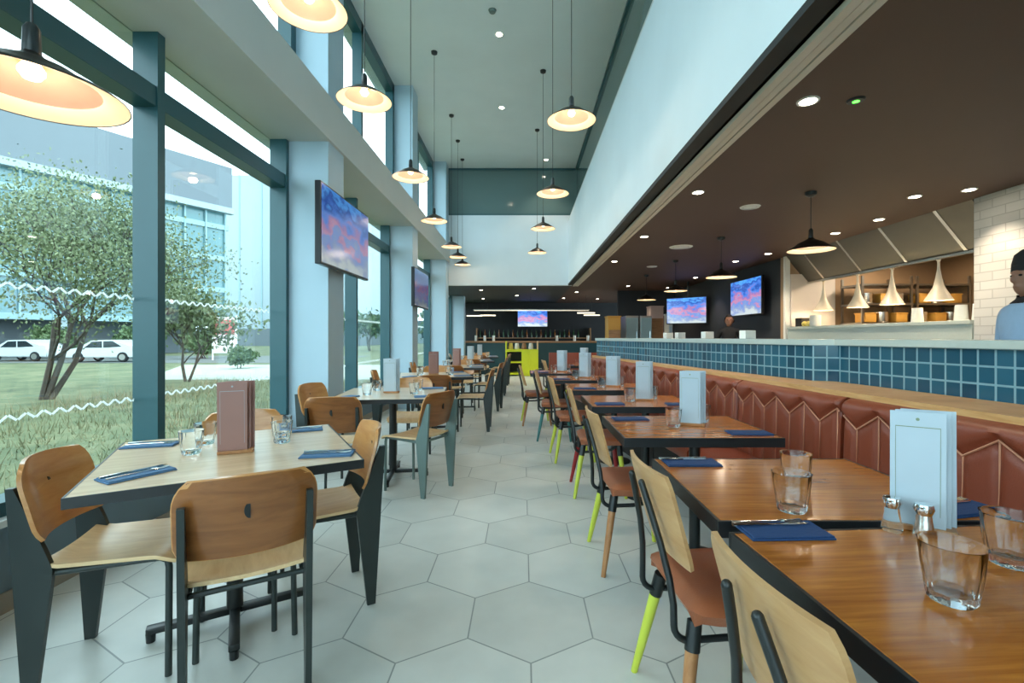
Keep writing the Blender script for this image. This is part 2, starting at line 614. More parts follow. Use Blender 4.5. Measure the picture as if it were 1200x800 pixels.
def tag(o, label, cat, group=None):
    o['label'] = label
    o['category'] = cat
    if group:
        o['group'] = group
    elif 'group' in o:
        del o['group']
    return o


def struct(mb, name, m, smooth=False):
    o = mb.build(name, m, None, smooth)
    o['kind'] = 'structure'
    return o


def dup(root, loc, rz, label, group=None, swap=None):
    r = root.copy()
    COL.objects.link(r)
    r.location = loc
    r.rotation_euler = (0, 0, rz)
    tag(r, label, r['category'], group or root.get('group'))
    for ch in list(root.children):
        c = ch.copy()
        COL.objects.link(c)
        c.parent = r
        for g in list(ch.children):
            d = g.copy()
            COL.objects.link(d)
            d.parent = c
    return r


def rot2(x, y, a):
    return (x * math.cos(a) - y * math.sin(a), x * math.sin(a) + y * math.cos(a))


# ------------------------------------------------------------------ the setting
YB, YF = -4.0, 19.0            # back end behind the camera, far end beyond the bar
ZC, ZL = 5.65, 2.60            # high ceiling, low ceiling
GX = -2.48                     # glass line of the window wall
EY = 12.2                      # end of the tall space

struct(MB().box(-2.62, 7.6, YB, YF, -0.15, 0.0), 'floor', 'floor')
struct(MB().box(-2.62, 1.45, YB, EY + 0.2, ZC, ZC + 0.2), 'ceiling', 'ceiling')
# low brown ceiling over servery and far bar
struct(MB().box(1.27, 7.6, YB, YF, ZL, ZL + 0.15), 'ceiling_lower', 'brown_ceiling')
struct(MB().box(-2.62, 1.27, EY + 0.12, YF, ZL, ZL + 0.15), 'ceiling_far', 'bar_ceiling')
struct(MB().box(1.17, 1.29, YB, EY, ZL - 0.0, ZL + 0.04), 'trim_1', 'black')
struct(MB().box(1.29, 1.335, YB, EY, ZL - 0.03, ZL - 0.001).box(1.342, 1.383, YB, EY, ZL - 0.026, ZL - 0.001).box(1.39, 1.43, YB, EY, ZL - 0.03, ZL - 0.001), 'trim_2', 'trim')
# white bulkhead and the end wall above the bar
struct(MB().box(1.17, 1.27, YB, EY, ZL + 0.04, 4.26), 'wall_bulkhead', 'white_wall')
struct(MB().box(-2.5, 1.27, EY, EY + 0.12, ZL, 4.42), 'wall_far_end', 'white_wall')
w = MB().box(-2.3, 1.45, EY + 0.05, EY + 0.09, 4.42, ZC)
wf = struct(w, 'window_11', 'dark_pane')
MB().box(-2.0, 1.36, EY + 0.02, EY + 0.05, 5.60, ZC).box(-2.0, 1.36, EY + 0.02, EY + 0.05, 4.42, 4.46).box(-2.05, -2.0, EY + 0.02, EY + 0.05, 4.42, ZC).build('window_frame', 'mullion', wf)
wf = struct(MB().box(1.40, 1.45, YB, EY + 0.05, 4.2, ZC), 'window_12', 'dark_pane')
MB().box(1.36, 1.40, YB, EY, 5.60, ZC).build('window_frame', 'mullion', wf)
struct(MB().box(1.17, 1.42, YB, EY, 4.26, 4.29), 'trim_3', 'beam')

# window wall
COLY = [-2.45, 1.10, 4.65, 8.20, 11.75, 15.30]
COLD = 0.40
struct(MB().box(-2.56, -2.36, YB, YF, 0.09, 0.40), 'wall_window_base', 'base_panel')
struct(MB().box(-2.56, -2.345, YB, YF, 0.0, 0.09), 'baseboard_window', 'skirting')
struct(MB().box(-2.58, -2.31, YB, YF, 0.40, 0.435, 0.006), 'trim_4', 'sill')
for i, y in enumerate(COLY):
    top = ZC if y < 12 else ZL
    struct(MB().box(-2.40, -1.93, y, y + COLD, 0, top, 0.004), 'column', 'column')
struct(MB().box(-2.62, -1.90, YB, EY + 0.12, 3.19, 3.62), 'beam_window', 'beam')
struct(MB().box(-2.62, -2.40, EY + 0.12, YF, ZL - 0.05, 3.4), 'beam_far', 'beam')
# jamb posts behind every column close the gap between column and glass line
bays = []
edges = [YB] + [c for c in COLY]
n = 0
for i in range(len(COLY)):
    a = COLY[i] + COLD
    b = COLY[i + 1] if i + 1 < len(COLY) else YF
    bays.append((a, b))
bays.insert(0, (YB, COLY[0]))
for k, (a, b) in enumerate(bays):
    top = 3.19 if b < 16 else ZL - 0.05
    pn = MB().box(GX - 0.006, GX + 0.006, a - 0.05, b + 0.05, 0.43, top)
    win = struct(pn, 'window_%d' % (k + 1), 'pane')
    f = MB()
    mids = [a + 0.03] if False else []
    f.box(GX, -2.32, b - 0.055, b, 0.43, top)                       # jamb before the next column
    f.box(GX, -2.32, a, a + 0.055, 0.43, top)
    m0 = b - 1.67
    if m0 > a + 0.3:
        f.box(GX, -2.32, m0 - 0.0, m0 + 0.062, 0.43, top)
    f.box(GX - 0.02, -2.36, a, b, 0.43, 0.50)
    f.build('window_frame', 'mullion', win)
    if top > 3:
        MB().box(GX, -2.33, a, b, 2.715, 2.845, 0.004).build('transom', 'mullion', win)
    # frosted safety chevrons on the pane
    cv = MB()
    for zc, amp in ((1.50, 0.028), (0.86, 0.028)):
        yy = a + 0.10
        kk = 0
        while yy < b - 0.1:
            s = 1 if kk % 2 else -1
            cv.box(-0.0015, 0.0015, -0.022, 0.022, -0.0055, 0.0055, 0, Matrix.Translation((GX + 0.009, yy, zc)) @ Matrix.Rotation(s * 0.65, 4, 'X'))
            yy += 0.042
            kk += 1
    cv.build('safety_marking', 'chevron', win)
for k, (a, b) in enumerate(bays[:5]):
    pn = MB().box(GX + 0.10, GX + 0.112, a - 0.05, min(b, EY) + 0.05, 3.62, ZC)
    win = struct(pn, 'window_%d' % (k + 20), 'pane')
    f = MB()
    b2 = min(b, EY)
    f.box(GX + 0.1, -2.25, a, b2, ZC - 0.16, ZC)
    f.box(GX + 0.1, -2.25, a, b2, 3.62, 3.70)
    f.box(GX + 0.1, -2.25, b2 - 0.10, b2, 3.62, ZC)
    f.box(GX + 0.1, -2.25, a, a + 0.06, 3.62, ZC)
    m0 = b2 - 1.67
    if m0 > a + 0.3:
        f.box(GX + 0.1, -2.25, m0, m0 + 0.07, 3.62, ZC)
    f.build('window_frame', 'mullion', win)
# unseen glazed end behind the camera, added for cool frontal fill light
pn = MB().box(-2.5, 1.2, YB - 0.012, YB, 0.1, ZC)
win = struct(pn, 'window_30', 'pane')
f = MB()
for x in (-2.5, -1.25, 0.0, 1.2):
    f.box(x - 0.03, x + 0.03, YB - 0.08, YB + 0.06, 0.0, ZC)
for z in (0.05, 2.78, 5.6):
    f.box(-2.5, 1.2, YB - 0.06, YB + 0.06, z - 0.05, z + 0.05)
f.build('window_frame', 'mullion', win)

# servery side and far end
KX = 4.40
mb = MB()
uv_quad_strip(mb, [([(KX, YB, 0), (KX, 4.58, 0), (KX, 4.58, ZL), (KX, YB, ZL)], [(0, 0), (8.58, 0), (8.58, ZL), (0, ZL)]),
                   ([(KX, 4.58, 0), (KX + 0.3, 4.58, 0), (KX + 0.3, 4.58, ZL), (KX, 4.58, ZL)], [(0, 0), (0.3, 0), (0.3, ZL), (0, ZL)]),
                   ([(KX + 0.3, 4.58, 0), (KX + 0.3, YB, 0), (KX + 0.3, YB, ZL), (KX + 0.3, 4.58, ZL)], [(0, 0), (8.58, 0), (8.58, ZL), (0, ZL)])])
struct(mb, 'wall_right', 'brick_white')
struct(MB().box(KX, 7.6, 7.9, 8.02, 0, ZL), 'wall_kitchen_end', 'kitchen_wall')
struct(MB().box(7.0, 7.1, -1, 8.0, 0, ZL), 'wall_kitchen_back', 'kitchen_wall')
struct(MB().box(KX + 0.07, 5.2, 7.82, 7.899, 0, 2.3), 'wall_kitchen_return', 'kitchen_white')
struct(MB().box(KX, 7.6, 8.021, 8.1, 0, ZL).box(KX, KX + 0.1, 8.1, 14.0, 0, ZL), 'wall_servery_end', 'dark_wall')
struct(MB().box(KX - 0.02, KX + 0.06, 7.84, 7.9, 1.2, ZL), 'trim_5', 'white_plastic')
struct(MB().box(-2.6, 7.6, 18.4, 18.6, 0, ZL), 'wall_far', 'dark_wall2')
struct(MB().box(2.75, KX, 13.6, 13.7, 0, ZL), 'wall_servery_back', 'dark_wall')
struct(MB().box(1.3, 7.6, YB - 0.1, YB, 0, ZL), 'wall_behind', 'brick_white')


# ------------------------------------------------------------------ counter and banquettes on the right
def poly_at(pl, s):
    """point and tangent at arc length s on a polyline"""
    acc = 0
    for (a, b) in zip(pl[:-1], pl[1:]):
        d = math.hypot(b[0] - a[0], b[1] - a[1])
        if s <= acc + d or b is pl[-1]:
            t = (s - acc) / d
            return (a[0] + (b[0] - a[0]) * t, a[1] + (b[1] - a[1]) * t), ((b[0] - a[0]) / d, (b[1] - a[1]) / d)
        acc += d


def smooth_poly(pts, n=8):
    out = []
    P = [pts[0]] + pts + [pts[-1]]
    for i in range(1, len(P) - 2):
        for k in range(n):
            t = k / n
            p0, p1, p2, p3 = P[i - 1], P[i], P[i + 1], P[i + 2]
            out.append(tuple(0.5 * (2 * p1[j] + (p2[j] - p0[j]) * t + (2 * p0[j] - 5 * p1[j] + 4 * p2[j] - p3[j]) * t * t + (3 * p1[j] - p0[j] - 3 * p2[j] + p3[j]) * t ** 3) for j in range(2)))
    out.append(pts[-1])
    return out


TILE = [(2.12, -1.5), (2.08, 1.9), (1.98, 2.95), (1.86, 3.02), (1.66, 4.0), (1.52, 4.9), (1.13, 7.2)]
BENCH = smooth_poly([(1.98, -1.2), (1.80, 1.0), (1.70, 2.0), (1.61, 3.0), (1.50, 4.3), (1.30, 5.8), (1.07, 7.2)])

ctr = thing('servery_counter', 'long servery counter with teal tiled front and pale stone top behind the banquette', 'counter', (1.9, 3, 0))
off = Vector((-1.9, -3, 0))
mb = MB()
s = 0
qs = []
for a, b in zip(TILE[:-1], TILE[1:]):
    d = math.hypot(b[0] - a[0], b[1] - a[1])
    qs.append(([Vector((a[0], a[1], 0.0)) + off, Vector((b[0], b[1], 0.0)) + off, Vector((b[0], b[1], 1.2)) + off, Vector((a[0], a[1], 1.2)) + off],
               [(s, 0.0), (s + d, 0.0), (s + d, 1.2), (s, 1.2)]))
    s += d
# end return
a = TILE[-1]
qs.append(([Vector((a[0], a[1], 0)) + off, Vector((a[0] + 0.35, a[1] + .02, 0)) + off, Vector((a[0] + 0.35, a[1] + .02, 1.2)) + off, Vector((a[0], a[1], 1.2)) + off],
           [(s, 0), (s + .35, 0), (s + .35, 1.2), (s, 1.2)]))
uv_quad_strip(mb, qs)
bmesh.ops.remove_doubles(mb.bm, verts=mb.bm.verts[:], dist=1e-4)
mb.build('tiled_front', 'tile', ctr)
back = [(x + 0.62, y) for x, y in TILE]
front = [(x - 0.025, y) for x, y in TILE]
mb = MB()
mb.prism([(p[0] - 1.9, p[1] - 3) for p in front] + [(p[0] - 1.9, p[1] - 3) for p in back[::-1]], lambda a, b, d: (a, b, d), 1.2, 1.236)
mb.build('countertop', 'stone', ctr)
mb = MB()
mb.prism([(p[0] - 1.9 + .58, p[1] - 3) for p in TILE] + [(p[0] - 1.9 + 0.6, p[1] - 3) for p in TILE[::-1]], lambda a, b, d: (a, b, d), 0, 1.2)
mb.build('back_panel', 'steel', ctr)
# wooden ledge on top of the banquette, up to the tiles
inner = [(x - 0.015, y) for x, y in BENCH]
ow = [(x, y) for x, y in TILE if y > -1.2]
led = MB().prism([(p[0], p[1]) for p in inner] + [(TILE[-1][0] - .014, 7.18)] + [(p[0] - 0.014, p[1]) for p in TILE[::-1] if p[1] > -1.2 and p[1] < 7.1] + [(2.10, -1.2)], lambda a, b, d: (a, b, d), 0.945, 0.972)
tag(led.build('wooden_ledge', 'ledge'), 'pale wooden ledge running along the top of the leather banquette', 'ledge')

# arc-length table of the bench line
def bench_len():
    acc = [0]
    for a, b in zip(BENCH[:-1], BENCH[1:]):
        acc.append(acc[-1] + math.hypot(b[0] - a[0], b[1] - a[1]))
    return acc


BL = bench_len()


def s_of_y(y):
    for i, (a, b) in enumerate(zip(BENCH[:-1], BENCH[1:])):
        if a[1] <= y <= b[1]:
            return BL[i] + (y - a[1]) / (b[1] - a[1]) * (BL[i + 1] - BL[i])
    return 0 if y < BENCH[0][1] else BL[-1]


def banquette(s0, s1, line, label, cat='bench', zt=0.945, depth=0.42):
    (c0, _), (c1, _) = line(s0), line(s1)
    cx, cy = (c0[0] + c1[0]) / 2, (c0[1] + c1[1]) / 2
    o = thing('banquette', label, cat, (cx, cy, 0), 0, 'chestnut leather banquette units')
    per = 0.25

    def P(s, out, z):
        (p, t) = line(s)
        nx, ny = -t[1], t[0]             # towards the room
        return Vector((p[0] + nx * out - cx, p[1] + ny * out - cy, z))

    def zz(s):
        k = (s / per) % 1.0
        return 0.80 + 0.085 * (1 - abs(2 * k - 1))

    # backrest: padded surface with pleats under a zigzag seam, smooth roll above
    nu, nz_ = max(8, int((s1 - s0) / 0.0125)), 34
    mb = MB()
    G = []
    g = 0.012
    for i in range(nu + 1):
        s = s0 + g + (s1 - s0 - 2 * g) * i / nu
        e = min(s - s0, s1 - s) / 0.03
        edge = 1 - max(0, 1 - e) ** 2
        row = []
        for j in range(nz_ + 1):
            z = 0.40 + (zt - 0.40) * j / nz_
            zig = zz(s)
            h = (s / (per / 2)) % 1.0
            dl = min(h, 1 - h) * per / 2
            below = z < zig
            groove = math.exp(-(dl / 0.012) ** 2) if below else 0
            groove = max(groove, math.exp(-((z - zig) * 0.6 / 0.012) ** 2))
            roll = 0.02 * math.sin(max(0, min(1, (z - zig) / (zt - zig + 1e-6))) * PI) if not below else 0
            topr = 1 - max(0, 1 - (zt - z) / 0.03) ** 2
            out = (0.055 + roll - 0.014 * groove) * (0.35 + 0.65 * edge) * (0.3 + 0.7 * topr) + 0.02 * (1 - (z - 0.4) / (zt - 0.4))
            row.append(mb.bm.verts.new(P(s, out, z)))
        row.append(mb.bm.verts.new(P(s, -0.01, zt)))
        row.append(mb.bm.verts.new(P(s, -0.01, 0.40)))
        G.append(row)
    m_ = len(G[0])
    for i in range(nu):
        for j in range(m_):
            j2 = (j + 1) % m_
            mb.bm.faces.new((G[i][j], G[i + 1][j], G[i + 1][j2], G[i][j2]))
    mb.bm.faces.new(G[0])
    mb.bm.faces.new(G[-1][::-1])
    bk = mb.build('backrest', 'leather', o, True, 60)
    # piping
    mb = MB()
    s = s0 + 0.012
    pts = []
    k0 = math.ceil((s0 + 0.012) / (per / 2))
    marks = [s0 + 0.012] + [k * per / 2 for k in range(k0, int((s1 - 0.012) / (per / 2)) + 1)] + [s1 - 0.012]
    pts = [P(q, 0.052, zz(q)) for q in marks]
    if len(pts) > 1:
        mb.tube(pts, 0.0045, 6)
    for q in marks[1:-1]:
        mb.tube([P(q, 0.060, 0.42), P(q, 0.050, 0.7), P(q, 0.049, zz(q))], 0.0035, 6)
    mb.build('piping', 'piping', bk, True)
    # seat cushion and plinth
    mb = MB()
    nu = 10
    sec = [(0.03, 0.36), (depth - 0.02, 0.36), (depth, 0.385), (depth, 0.435), (depth - 0.025, 0.462), (0.25, 0.468), (0.03, 0.46)]
    rings = [[mb.bm.verts.new(P(s0 + g + (s1 - s0 - 2 * g) * i / nu, a, z)) for a, z in sec] for i in range(nu + 1)]
    for a, b in zip(rings[:-1], rings[1:]):
        for k in range(len(sec)):
            mb.bm.faces.new((a[k], b[k], b[(k + 1) % len(sec)], a[(k + 1) % len(sec)]))
    mb.bm.faces.new(rings[0])
    mb.bm.faces.new(rings[-1][::-1])
    mb.build('seat', 'leather', o, True, 50)
    mb = MB()
    sec = [(0.0, 0.0), (depth - 0.12, 0.0), (depth - 0.12, 0.36), (0.0, 0.36)]
    rings = [[mb.bm.verts.new(P(s0 + g + (s1 - s0 - 2 * g) * i / nu, a, z)) for a, z in sec] for i in range(nu + 1)]
    for a, b in zip(rings[:-1], rings[1:]):
        for k in range(4):
            mb.bm.faces.new((a[k], b[k], b[(k + 1) % 4], a[(k + 1) % 4]))
    mb.bm.faces.new(rings[0])
    mb.bm.faces.new(rings[-1][::-1])
    mb.build('plinth', 'bench_base', o)
    return o


def bl(s):
    return poly_at(BENCH, s)


ORD = ['nearest', 'second', 'third', 'fourth', 'fifth', 'sixth', 'seventh', 'eighth']
brk = [-1.0, 0.2, 1.3, 2.38, 3.35, 4.35, 5.35, 6.3, 7.19]
BENCH_TXT = ['beside the camera, before the first table', 'beside the frontmost leather chair', 'behind the big clear tumblers and front menu stand',
             'behind the second free-standing table', 'behind the third table', 'behind the fourth table', 'behind the fifth table', 'at the far end of the tiled counter']
BENCH_TXT = ['chestnut leather banquette unit nearest the camera, under the tiled counter', 'chestnut leather banquette unit beside the front table with big tumblers',
             'chestnut leather banquette unit directly behind the large white menu stand', 'chestnut leather banquette unit behind the first gap between the tables',
             'chestnut leather banquette unit behind the third table from the front', 'chestnut leather banquette unit behind the fourth table from the front',
             'chestnut leather banquette unit behind the fifth table from the front', 'last chestnut banquette unit at the far end of the tiled counter']
for k in range(8):
    banquette(s_of_y(brk[k]), s_of_y(brk[k + 1]), bl, BENCH_TXT[k])
# cross banquette further back, facing the camera
banquette(0.0, 1.25, lambda s: ((1.85 - s, 9.3), (-1.0, 0.0)) if False else ((0.5 + s, 9.3), (1.0, 0.0)), 'brown banquette turned towards the camera, beyond the end of the tiled counter')


# ------------------------------------------------------------------ left-hand plywood chair (front along +x)
def make_ply_chair(name, label, frame):
    o = thing(name, label, 'chair', (0, 0, 0), 0, 'plywood chairs along the windows')

    def seat(u, v):
        x = -0.205 + 0.41 * v
        e = abs(2 * u - 1)
        hw = 0.185 + 0.022 * v
        c = min(v, 1 - v)
        hw *= 1 - 0.10 * max(0, 1 - c / 0.10) ** 2
        z = 0.455 - 0.018 * (1 - e ** 2) * (1 - abs(v - .45)) - 0.03 * max(0, (v - 0.82) / 0.18) ** 2 + 0.012 * max(0, (0.15 - v) / 0.15)
        return (x, (2 * u - 1) * hw, z)
    MB().sheet(seat, 14, 14, 0.013).build('seat', 'ply', o, True, 50)

    def back(u, v):
        e = 2 * u - 1
        z = 0.545 + 0.265 * v
        hw = 0.205
        if v > 0.6:
            hw *= 1 - 0.22 * ((v - 0.6) / 0.4) ** 3
        if v < 0.2:
            hw *= 1 - 0.12 * ((0.2 - v) / 0.2) ** 2
        x = -0.222 - 0.07 * v + 0.045 * e * e
        z += 0.012 * (1 - e * e) * (v - 0.3)
        return (x - 0.012, e * hw, z)
    bk = MB().sheet(back, 18, 12, 0.012).build('backrest', 'ply_brown', o, True, 50)
    MB().sheet(lambda u, v: (lambda p: (p[0] - 0.0068, p[1] * 0.995, p[2] - 0.002))(back(u, 0.01 + 0.98 * v)), 18, 12, 0.0012).build('back_veneer', 'veneer', bk, True, 50)
    g = MB()
    g.prism([(0.022 * math.cos(a) * 0.8, 0.026 * math.sin(a)) for a in [PI / 2 + PI * k / 10 for k in range(11)]], lambda a, b, d: (-0.283 + d, -a - 0.004, 0.70 + b), -0.004, 0.012)
    g.build('hand_grip', 'black_metal', bk)
    blade_poly = [(-0.245, 0.0), (-0.208, 0.0), (-0.168, 0.36), (-0.160, 0.445), (-0.178, 0.50), (-0.268, 0.735), (-0.29, 0.735), (-0.272, 0.46)]
    for s in (-1, 1):
        mb = MB()
        y = s * 0.178
        mb.prism(blade_poly, lambda a, b, d: (a, y + d, b), -0.010, 0.010)
        mb.build('leg', frame, o)
    for s in (-1, 1):
        mb = MB()
        mb.tube([(0.175, s * 0.172, 0.0), (0.175, s * 0.165, 0.40), (0.170, s * 0.165, 0.424), (0.150, s * 0.165, 0.436), (-0.16, s * 0.168, 0.428)], 0.0115, 10)
        mb.build('leg', frame, o, True)
    mb = MB()
    mb.tube([(0.155, -0.165, 0.43), (0.155, 0.165, 0.43)], 0.009, 8)
    mb.tube([(-0.19, -0.178, 0.425), (-0.19, 0.178, 0.425)], 0.010, 8)
    mb.build('crossbar', frame, o, True)
    return o


# ------------------------------------------------------------------ leather-seated chair of the banquette row (front along +x)
def make_leather_chair(label, left_leg, right_leg):
    o = thing('leather_chair', label, 'chair', (0, 0, 0), 0, 'leather-seated chairs facing the banquette')

    def outline(v):
        if v < 0.2:
            return 0.185 + 0.02 * v / 0.2
        return 0.205 + 0.01 * math.sin((v - .2) / .8 * PI * 0.5)

    def pad(u, v):
        x = -0.18 + 0.36 * v
        e = 2 * u - 1
        hw = outline(v)
        if v > 0.8:
            hw *= math.sqrt(max(0.0, 1 - 0.35 * ((v - 0.8) / 0.2) ** 2))
        c = max(abs(e), abs(2 * v - 1))
        z = 0.442 + 0.012 * (1 - c ** 4) - 0.012 * max(0, (c - 0.8) / 0.2) ** 2 - 0.015 * (1 - e * e) * (1 - abs(2 * v - 0.9))
        return (x, e * hw, z)
    MB().sheet(pad, 16, 16, 0.042).build('seat', 'seat_leather', o, True, 70)
    mb = MB()
    mb.box(-0.15, 0.15, -0.15, 0.15, 0.395, 0.415, 0.006)
    mb.build('seat_frame', 'black_metal', o)

    def back(u, v):
        e = 2 * u - 1
        z = 0.565 + 0.275 * v
        hw = 0.188
        if v > 0.8:
            hw *= 1 - 0.10 * ((v - 0.8) / 0.2) ** 2.5
        if v < 0.15:
            hw *= 1 - 0.06 * ((0.15 - v) / 0.15) ** 2
        return (-0.205 - 0.075 * v + 0.022 * e * e, e * hw, z)
    MB().sheet(back, 16, 14, 0.012).build('backrest', 'ply_tan', o, True, 50)
    for s in (-1, 1):
        mb = MB()
        pts = [(-0.294, s * 0.05, 0.79), (-0.275, s * 0.068, 0.72), (-0.250, s * 0.095, 0.62), (-0.232, s * 0.125, 0.52), (-0.226, s * 0.142, 0.45), (-0.226, s * 0.145, 0.39)]
        y = s * 0.145
        for k in range(1, 6):
            a = k / 5 * PI / 2
            pts.append((-0.226 + 0.045 * (1 - math.cos(a)), y, 0.39 - 0.045 * math.sin(a)))
        pts.append((-0.06, y, 0.348))
        pts.append((0.06, y, 0.365))
        pts.append((0.11, y, 0.40))
        mb.tube(pts, 0.0105, 10)
        mb.ball(pts[0], 0.0105, 0.0105, 0.0105, 10, 6)
        mb.build('upright', 'black_metal', o, True)
    legs = [(-0.16, 0.14, -0.235, 0.215, left_leg), (-0.16, -0.14, -0.235, -0.215, right_leg),
            (0.12, 0.14, 0.165, 0.20, left_leg), (0.12, -0.14, 0.165, -0.20, right_leg)]
    for (x0, y0, x1, y1, m) in legs:
        lg = MB().tube([(x0 + (x1 - x0) * .18, y0 + (y1 - y0) * .18, 0.33), (x0 + (x1 - x0) * .6, y0 + (y1 - y0) * .6, 0.16), (x1, y1, 0.0)], [0.020, 0.017, 0.012], 12).build('leg', m, o, True)
        MB().tube([(x0, y0, 0.40), (x0 + (x1 - x0) * .2, y0 + (y1 - y0) * .2, 0.32)], [0.022, 0.0225], 12).build('leg_socket', 'black_metal', lg, True)
    return o


# ------------------------------------------------------------------ tables
def make_square_table(label):
    o = thing('dining_table', label, 'table', (0, 0, 0), 0, 'square tables along the windows')
    h = 0.45
    MB().box(-h, h, -h, h, 0.722, 0.75, 0.003).build('tabletop', 'table_light', o)
    mb = MB()
    e = 0.006
    for (x0, x1, y0, y1) in ((-h - e, h + e, -h - e, -h), (-h - e, h + e, h, h + e), (-h - e, -h, -h, h), (h, h + e, -h, h)):
        mb.box(x0, x1, y0, y1, 0.714, 0.7495)
    mb.build('edge_band', 'table_edge', o)
    MB().lathe([(0.0, 0.06), (0.032, 0.06), (0.032, 0.70), (0.14, 0.705), (0.14, 0.722), (0, 0.722)], 20).build('pedestal', 'black_metal', o, True)
    mb = MB()
    for a in range(4):
        m = Matrix.Rotation(a * PI / 2, 4, 'Z')
        mb.box(0.0, 0.31, -0.02, 0.02, 0.035, 0.062, 0.004, m)
        mb.lathe([(0, 0), (0.016, 0), (0.018, 0.034), (0, 0.036)], 10, tuple(m @ Vector((0.295, 0, 0))))
    mb.build('cross_base', 'black_metal', o, True)
    return o


def make_banquette_table(label, w=0.78, d=0.64):
    o = thing('dining_table', label, 'table', (0, 0, 0), 0, 'tables along the banquette')
    hx, hy = w / 2, d / 2
    MB().box(-hx, hx, -hy, hy, 0.708, 0.75, 0.002).build('tabletop', 'table_warm', o)
    mb = MB()
    e = 0.010
    for (x0, x1, y0, y1) in ((-hx - e, hx + e, -hy - e, -hy), (-hx - e, hx + e, hy, hy + e), (-hx - e, -hx, -hy, hy), (hx, hx + e, -hy, hy)):
        mb.box(x0, x1, y0, y1, 0.704, 0.7500, 0.0015)
    mb.build('edge_band', 'table_edge', o)
    MB().lathe([(0.0, 0.03), (0.03, 0.03), (0.03, 0.69), (0.13, 0.695), (0.13, 0.708), (0, 0.708)], 20, (0.07, 0, 0)).build('pedestal', 'black_metal', o, True)
    MB().lathe([(0, 0), (0.16, 0), (0.16, 0.012), (0.05, 0.035), (0, 0.035)], 28, (0.07, 0, 0)).build('base_plate', 'black_metal', o, True)
    return o


# ------------------------------------------------------------------ things on the tables
def make_tumbler(label):
    mb = MB()
    mb.lathe([(0, 0), (0.032, 0), (0.0345, 0.004), (0.0415, 0.055), (0.0465, 0.098), (0.0478, 0.100), (0.0455, 0.098), (0.040, 0.055), (0.0325, 0.018), (0, 0.014)], 48)
    for v in mb.bm.verts:                      # fluted lower body
        rr = math.hypot(v.co.x, v.co.y)
        if rr > 0.01 and 0.002 < v.co.z < 0.06:
            q = 1 + 0.035 * math.cos(12 * math.atan2(v.co.y, v.co.x))
            v.co.x *= q
            v.co.y *= q
    o = mb.build('tumbler', 'glass', None, True, 50)
    return tag(o, label, 'glass', 'clear water tumblers')


def place_mesh(proto, loc, label, group=None, rz=0.0, sc=1.0):
    if not proto.get('used'):
        o = proto
        proto['used'] = 1
    else:
        o = proto.copy()
        COL.objects.link(o)
    o.location = loc
    o.rotation_euler = (0, 0, rz)
    o.scale = (sc, sc, sc)
    tag(o, label, o['category'], group or o.get('group'))
    return o


def place_tree(proto, loc, rz, label, group=None):
    if not proto.get('used'):
        proto['used'] = 1
        proto.location = loc
        proto.rotation_euler = (0, 0, rz)
        tag(proto, label, proto['category'], group or proto.get('group'))
        return proto
    return dup(proto, loc, rz, label, group)


def make_menu_stand(label, card):
    o = thing('menu_stand', label, 'menu', (0, 0, 0), 0, 'menus standing on the tables')
    MB().box(-0.062, 0.072, -0.03, 0.03, 0, 0.014, 0.002).build('holder', 'nat_leg', o)
    for k, (y, t) in enumerate(((-0.018, 0.035), (0.0, 0.0), (0.018, -0.03))):
        m = Matrix.Translation((0.012 * k - 0.006, y, 0.013)) @ Matrix.Rotation(t, 4, 'X')
        c = MB().box(-0.056, 0.056, -0.002, 0.002, 0, 0.295, 0.0008, m).build('menu_card', card, o)
        if k == 0:
            pr = MB().box(-0.045, 0.045, -0.0028, -0.0021, 0.255, 0.257, 0, m)
            pr.box(-0.045, -0.044, -0.0028, -0.0021, 0.03, 0.257, 0, m).box(0.044, 0.045, -0.0028, -0.0021, 0.03, 0.257, 0, m)
            pr.lathe([(0, -0.0028), (0.004, -0.0028), (0.004, -0.0021), (0, -0.0021)], 12, tuple(m @ Vector((0, 0, 0.276))), (Matrix.Rotation(-PI / 2, 3, 'X')))
            pr.build('printed_border', 'card_line' if card == 'card' else 'card_print', c)
    return o


def make_napkin(label, m):
    mb = MB()
    mb.box(-0.105, 0.105, -0.055, 0.055, 0.0, 0.005, 0.002)
    mb.box(-0.100, 0.103, -0.052, 0.050, 0.005, 0.009, 0.002)
    o = mb.build('napkin', m, None)
    return tag(o, label, 'napkin', 'folded blue napkins')


def make_fork():
    mb = MB()
    mb.tube([(-0.095, 0, 0.002), (-0.03, 0, 0.003), (0.03, 0, 0.004), (0.045, 0, 0.004)], [0.006, 0.0045, 0.003, 0.008], 8, flat=0.4)
    mb.tube([(0.045, 0, 0.004), (0.055, 0, 0.003)], [0.008, 0.010], 8, flat=0.3)
    for k in range(4):
        y = -0.0075 + 0.005 * k
        mb.tube([(0.052, y, 0.003), (0.075, y, 0.002), (0.095, y, 0.005)], [0.0018, 0.0016, 0.0010], 6)
    o = mb.build('fork', 'chrome', None, True)
    return tag(o, 'fork', 'fork', 'steel forks')


def make_knife():
    mb = MB()
    mb.tube([(-0.10, 0, 0.003), (-0.05, 0, 0.004), (-0.005, 0, 0.003)], [0.0065, 0.006, 0.0045], 8, flat=0.55)
    mb.prism([(-0.005, -0.004), (0.09, -0.005), (0.108, 0.006), (0.09, 0.009), (-0.005, 0.005)], lambda a, b, d: (a, b, d), 0.001, 0.003)
    o = mb.build('table_knife', 'chrome', None, True)
    return tag(o, 'knife', 'knife', 'steel table knives')


